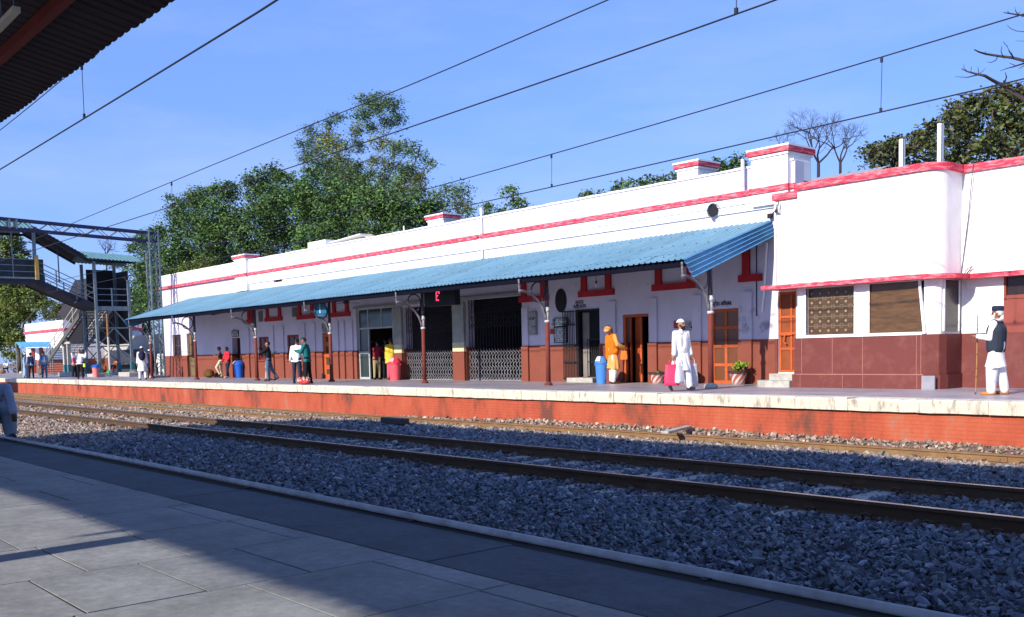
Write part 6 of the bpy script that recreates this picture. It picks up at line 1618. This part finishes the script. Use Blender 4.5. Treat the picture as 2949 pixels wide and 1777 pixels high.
# walking stick of the old man: upright in front of his hands
hl, hr = po['wrL']+po['fdL']*.09, po['wrR']+po['fdR']*.09; hm = (hl+hr)/2
b0 = Vector((hm.x-.02, hm.y, 0)); q0 = ony(2834, 916, hm.y)
mb = MB(); mb.tube([b0, b0.lerp(Vector((hm.x, hm.y, hm.z)), .5)+Vector((.006,0,0)), hm, Vector((hm.x+.005, hm.y, 1.60))], .013, n=8, r2=.011)
sk = mb.build('stick_shaft', mat('bamboo', (.36,.19,.07), rough=.5, var=.3, scale=9, stretch=(1,1,.3)), empty('walking_stick', (0,0,0), 'tall bamboo stick held upright by the old man', 'stick'))
mb = MB()
for t in (.35, .52, .8, 1.05, 1.3): mb.cyl((b0.x+(hm.x-b0.x)*t, b0.y, t), (b0.x+(hm.x-b0.x)*t, b0.y, t+.02), .017, n=8)
mb.cyl((b0.x, b0.y, 0), (b0.x, b0.y, .05), .018, n=8); mb.build('stick_knot', mat('bamboo_dark', (.14,.07,.03)), sk.parent)
# cane and pouch of the man in saffron
h = pk['wrR']+pk['fdR']*.07
q0 = onz(1792, 1104)
mb = MB().tube([(h.x, h.y, h.z+.06), Vector((h.x, h.y, h.z)).lerp(Vector((q0.x, q0.y, 0)), .5), (q0.x, q0.y, 0)], .011, n=7); o = mb.build('cane', mat('cane_dark', (.05,.025,.015))); tag(o, 'thin dark cane leaning out from the hand of the man in saffron', 'cane')
bag('cloth_pouch', 'small orange cloth pouch at the hip of the man in saffron', (h.x+.02, h.y-.10, h.z-.36), .22, .28, .12, cloth('pouch_orange', (.60,.17,.03)), 30, handle=False)
# backpack
def backpack(label, W_, m, rz):
    c = (W_['chest']+W_['shc'])/2; f = Vector((math.sin(R(rz)), -math.cos(R(rz)), 0)); p = c-f*.19
    e = empty('backpack', (p.x, p.y, p.z-.32), label, 'backpack', rz=R(rz))
    MB().ellip((0,0,.25), (.18,.12,.27), n=18, k=11).ellip((0,.09,.16), (.13,.07,.14)).build('pack', m, e, smooth=True)
    sb = MB()
    for s_ in (-1, 1): sb.tube([(s_*.11,-.08,.47), (s_*.12,-.2,.5), (s_*.13,-.33,.38), (s_*.13,-.33,.2), (s_*.14,-.1,.05)], .018, n=6)
    sb.build('strap', m, e)
backpack('navy backpack on the back of the man in white kurta by the mast', pb_, NVY, -112)
backpack('dark backpack carried by the man in grey blue shirt', pbk, NVY, 72)
# bins
def bin_(label, p, hgt, r, m, lidm, flapm, rz=0, slim=False, grp='swing lid litter bins'):
    e = empty('litter_bin', p, label, 'bin', grp, rz=R(rz)); z = hgt
    MB().lathe([(.76*r, 0), (.78*r, .02), (.9*r, .45*z), (.97*r, .70*z), (1.04*r, .705*z), (1.04*r, .74*z), (.99*r, .745*z)], n=28, sy=.85).build('bin_body', m, e, smooth=False)
    lid = MB().lathe([(1.06*r, .74*z), (1.07*r, .78*z), (1.0*r, .80*z), (.86*r, .90*z), (.55*r, .985*z), (.2*r, 1.0*z), (.02*r, 1.0*z)], n=28, sy=.85).build('lid', lidm, e, smooth=True)
    f = MB(); f.prism([(-.45*r, -.90*r, .81*z), (.45*r, -.90*r, .81*z), (.30*r, -.50*r, .97*z), (-.30*r, -.50*r, .97*z)], (0, -.02, .015)); f.build('flap', flapm, lid)
    hd_ = MB()
    for s_ in (-1, 1): hd_.tube([(s_*1.0*r, -.18*r, .70*z), (s_*1.16*r, -.15*r, .69*z), (s_*1.16*r, .15*r, .69*z), (s_*1.0*r, .18*r, .70*z)], .016, n=6)
    hd_.build('handle', lidm, e)
    return e
BPK = mat('bin_pink', (.70,.09,.12), rough=.4, var=.12); BPK2 = mat('bin_pink_lid', (.66,.04,.08), rough=.4, var=.1); BBL = mat('bin_blue', (.015,.10,.50), rough=.4, var=.12); BBL2 = mat('bin_blue_pale', (.06,.22,.62), rough=.4, var=.1); FLW = mat('flap_pale', (.75,.75,.78), rough=.3); BSAL = mat('bin_salmon', (.66,.22,.20), rough=.45, var=.15)
bin_('pink swing lid bin in front of the glazed entrance', gw(1138, 22.9), .92, .28, BPK, BPK2, mat('flap_pink', (.8,.4,.42), rough=.3), 20)
bin_('round royal blue swing lid bin beside the person in red', gp(690, 1088), .92, .33, BBL, BBL, FLW, -10)
bin_('slim blue bin behind the man in saffron', gp(1732, 1105), .86, .20, BBL2, BBL2, FLW, 10)
bin_('salmon pink bin with a blue cover near the footbridge tower', gp(277, 1086), .82, .27, BSAL, BBL, BBL, 0)
# potted plants
def pot(label, p, r, h, plant, rz=0):
    e = empty('planter', p, label, 'planter', 'striped planters along the station wall', rz=R(rz)); n = 40
    prof = [(.62*r, 0), (.72*r, .3*h), (.88*r, .8*h), (.95*r, .86*h)]
    MB().lathe(prof, n=n).build('pot', mat('pot_white', (.66,.62,.60), rough=.8, var=.2), e, smooth=True)
    MB().lathe([(.95*r, .86*h), (1.1*r, .87*h), (1.12*r, 1.0*h), (.98*r, 1.0*h), (.95*r, .93*h)], n=n).build('rim', mat('pot_rim', (.05,.03,.035), rough=.7), e)
    s_ = MB()
    for i in range(0, 8):
        a0 = 2*math.pi*i/8; vs = []
        for k_ in range(9):
            t = k_/8; z = .01+.83*h*t; rr = (.62+.31*t**1.0)*r*1.012+.004; tw_ = 1.1*t
            vs += [(rr*math.cos(a0+tw_), rr*math.sin(a0+tw_), z), (rr*math.cos(a0+tw_+.40), rr*math.sin(a0+tw_+.40), z)]
        s_.add(vs, [(2*k_, 2*k_+1, 2*k_+3, 2*k_+2) for k_ in range(8)])
    s_.build('stripe', mat('pot_stripe', (.42,.10,.06), rough=.8, var=.2), e)
    MB().cyl((0,0,.9*h), (0,0,.94*h), .96*r, n=24).build('soil', mat('soil', (.05,.035,.025)), e)
    if plant:
        stem = MB(); cl = []
        for i in range(int(9*plant)):
            a = rng.uniform(0, 6.28); rr = rng.uniform(.05, .9)*r; q_ = Vector((rr*math.cos(a), rr*math.sin(a), h+rng.uniform(.05, .30)*plant)); stem.tube([(0,0,.93*h), q_*.5+Vector((0,0,.5*h)), q_], .006, n=4); cl.append((tuple(q_), (.07,.07,.05), (1,1,1)))
        st_ = stem.build('stem', mat('stem_green', (.06,.10,.03)), e)
        leaves('leaves', cl, .075, .3, leafmat('pot_leaf', (.26,.36,.03), (.16,.26,.03)), e, aspect=.7, sub=1, hollow=.1, sr0=.03)
    return e
pot('striped planter with a few low shoots left of the man in white', gw(1894), .27, .34, .2)
pot('striped planter half hidden behind the legs of the man in white', gw(1985), .26, .34, .15, 30)
pot('striped planter with a bright leafy plant by the superintendent door', gw(2126), .27, .38, .8, 60)
# sacks, bundles and the trader goods
def sack(name, label, p, r, m, grp=None, rz=0):
    b = MB(); b.ellip((0,0,r[2]*.9), r, n=18, k=11); b.ellip((r[0]*.5,0,r[2]*.6), (r[0]*.6,r[1]*.8,r[2]*.6)); me = remesh(b, .02, 3, .03, fs=(6,6,6))
    zmin = min(v.co.z for v in me.vertices)
    me.name = name; me.materials.append(m); o = bpy.data.objects.new(name, me); COL.objects.link(o); o.location = (p[0], p[1], -zmin-.005); o.rotation_euler.z = R(rz); tag(o, label, 'bundle', grp); return o
sack('jute_sack', 'brown jute sack on the platform left of the leaning men', gw(602, 22.9), (.38,.28,.24), mat('jute', (.12,.065,.02), rough=.95, var=.4, bump=.5))
CB = mat('bag_patchwork', (.45,.04,.05), rough=.7, var=.3)
o = sack('patterned_bag', 'red patterned bag with white round spots at the feet of the two men', gp(876, 1108), (.34,.2,.15), CB)
mb = MB()
for i in range(26):
    a = rng.uniform(0, 6.28); t = rng.uniform(-.1, 1.1); c = Vector((.31*math.cos(a)*math.cos(t), .19*math.sin(a)*math.cos(t), .13+.14*math.sin(t))); mb.ellip(c, (.045,.045,.04), n=8, k=6)
mb.build('spot', mat('spot_cream', (.72,.55,.38)), o, smooth=True)
for (px, py, r, nm, c, lab) in ((46, 1073, (.55,.35,.28), 'cloth_bundle', (.24,.24,.28), 'big grey bundle on the platform at the far left'), (8, 1076, (.3,.3,.2), 'cloth_bundle', (.22,.12,.05), 'brown bundle at the extreme left of the platform'), (317, 1078, (.35,.25,.16), 'goods_bundle', (.03,.40,.10), 'bright green bundle behind the salmon pink bin'),
        (300, 1072, (.28,.22,.35), 'goods_bundle', (.45,.10,.03), 'orange red bundle of goods under the footbridge tower'), (352, 1070, (.3,.25,.3), 'goods_bundle', (.05,.10,.14), 'dark blue bundle under the footbridge tower'), (385, 1080, (.45,.3,.2), 'goods_bundle', (.16,.13,.11), 'brown grey bundle on the long concrete block'), (62, 1078, (.3,.2,.15), 'cloth_bundle', (.45,.40,.30), 'pale bundle beside the big grey one')):
    sack(nm, lab, gp(px, py), r, cloth('bundle_%d' % px, c))
o = MB().box(-.16,.16,-.02,.02,0,.2).build('lime_packet', mat('lime_yellow', (.5,.65,.05))); q = pw_
q_ = onx(243, 1057, -60.6); o.location = q_; tag(o, 'small bright yellow green packet held beside the man with raised hands', 'packet')
# vendor stall screens under the bridge
e = empty('vendor_stall', (0,0,0), 'dim vendor stall with an orange side panel under the footbridge', 'stall')
a = ony(287, 1050, 28.5).x; b = ony(372, 1050, 28.5).x
MB().box(a-.3, b+.5, 29.3, 29.35, 0, 1.9).build('back_panel', mat('stall_dark', (.035,.04,.06)), e)
MB().box(a-.06, a+.25, 28.4, 28.6, 0, 1.85).build('side_panel', mat('stall_orange', (.55,.14,.03)), e)
mb = MB(); mb.box(a+.2, b+.3, 28.6, 29.25, .7, .76)
for x in (a+.3, b+.2):
    for y in (28.65, 29.2): mb.box(x-.03, x+.03, y-.03, y+.03, 0, .7)
mb.build('counter', mat('stall_wood', (.12,.08,.05)), e)
print('done', len(bpy.data.objects))
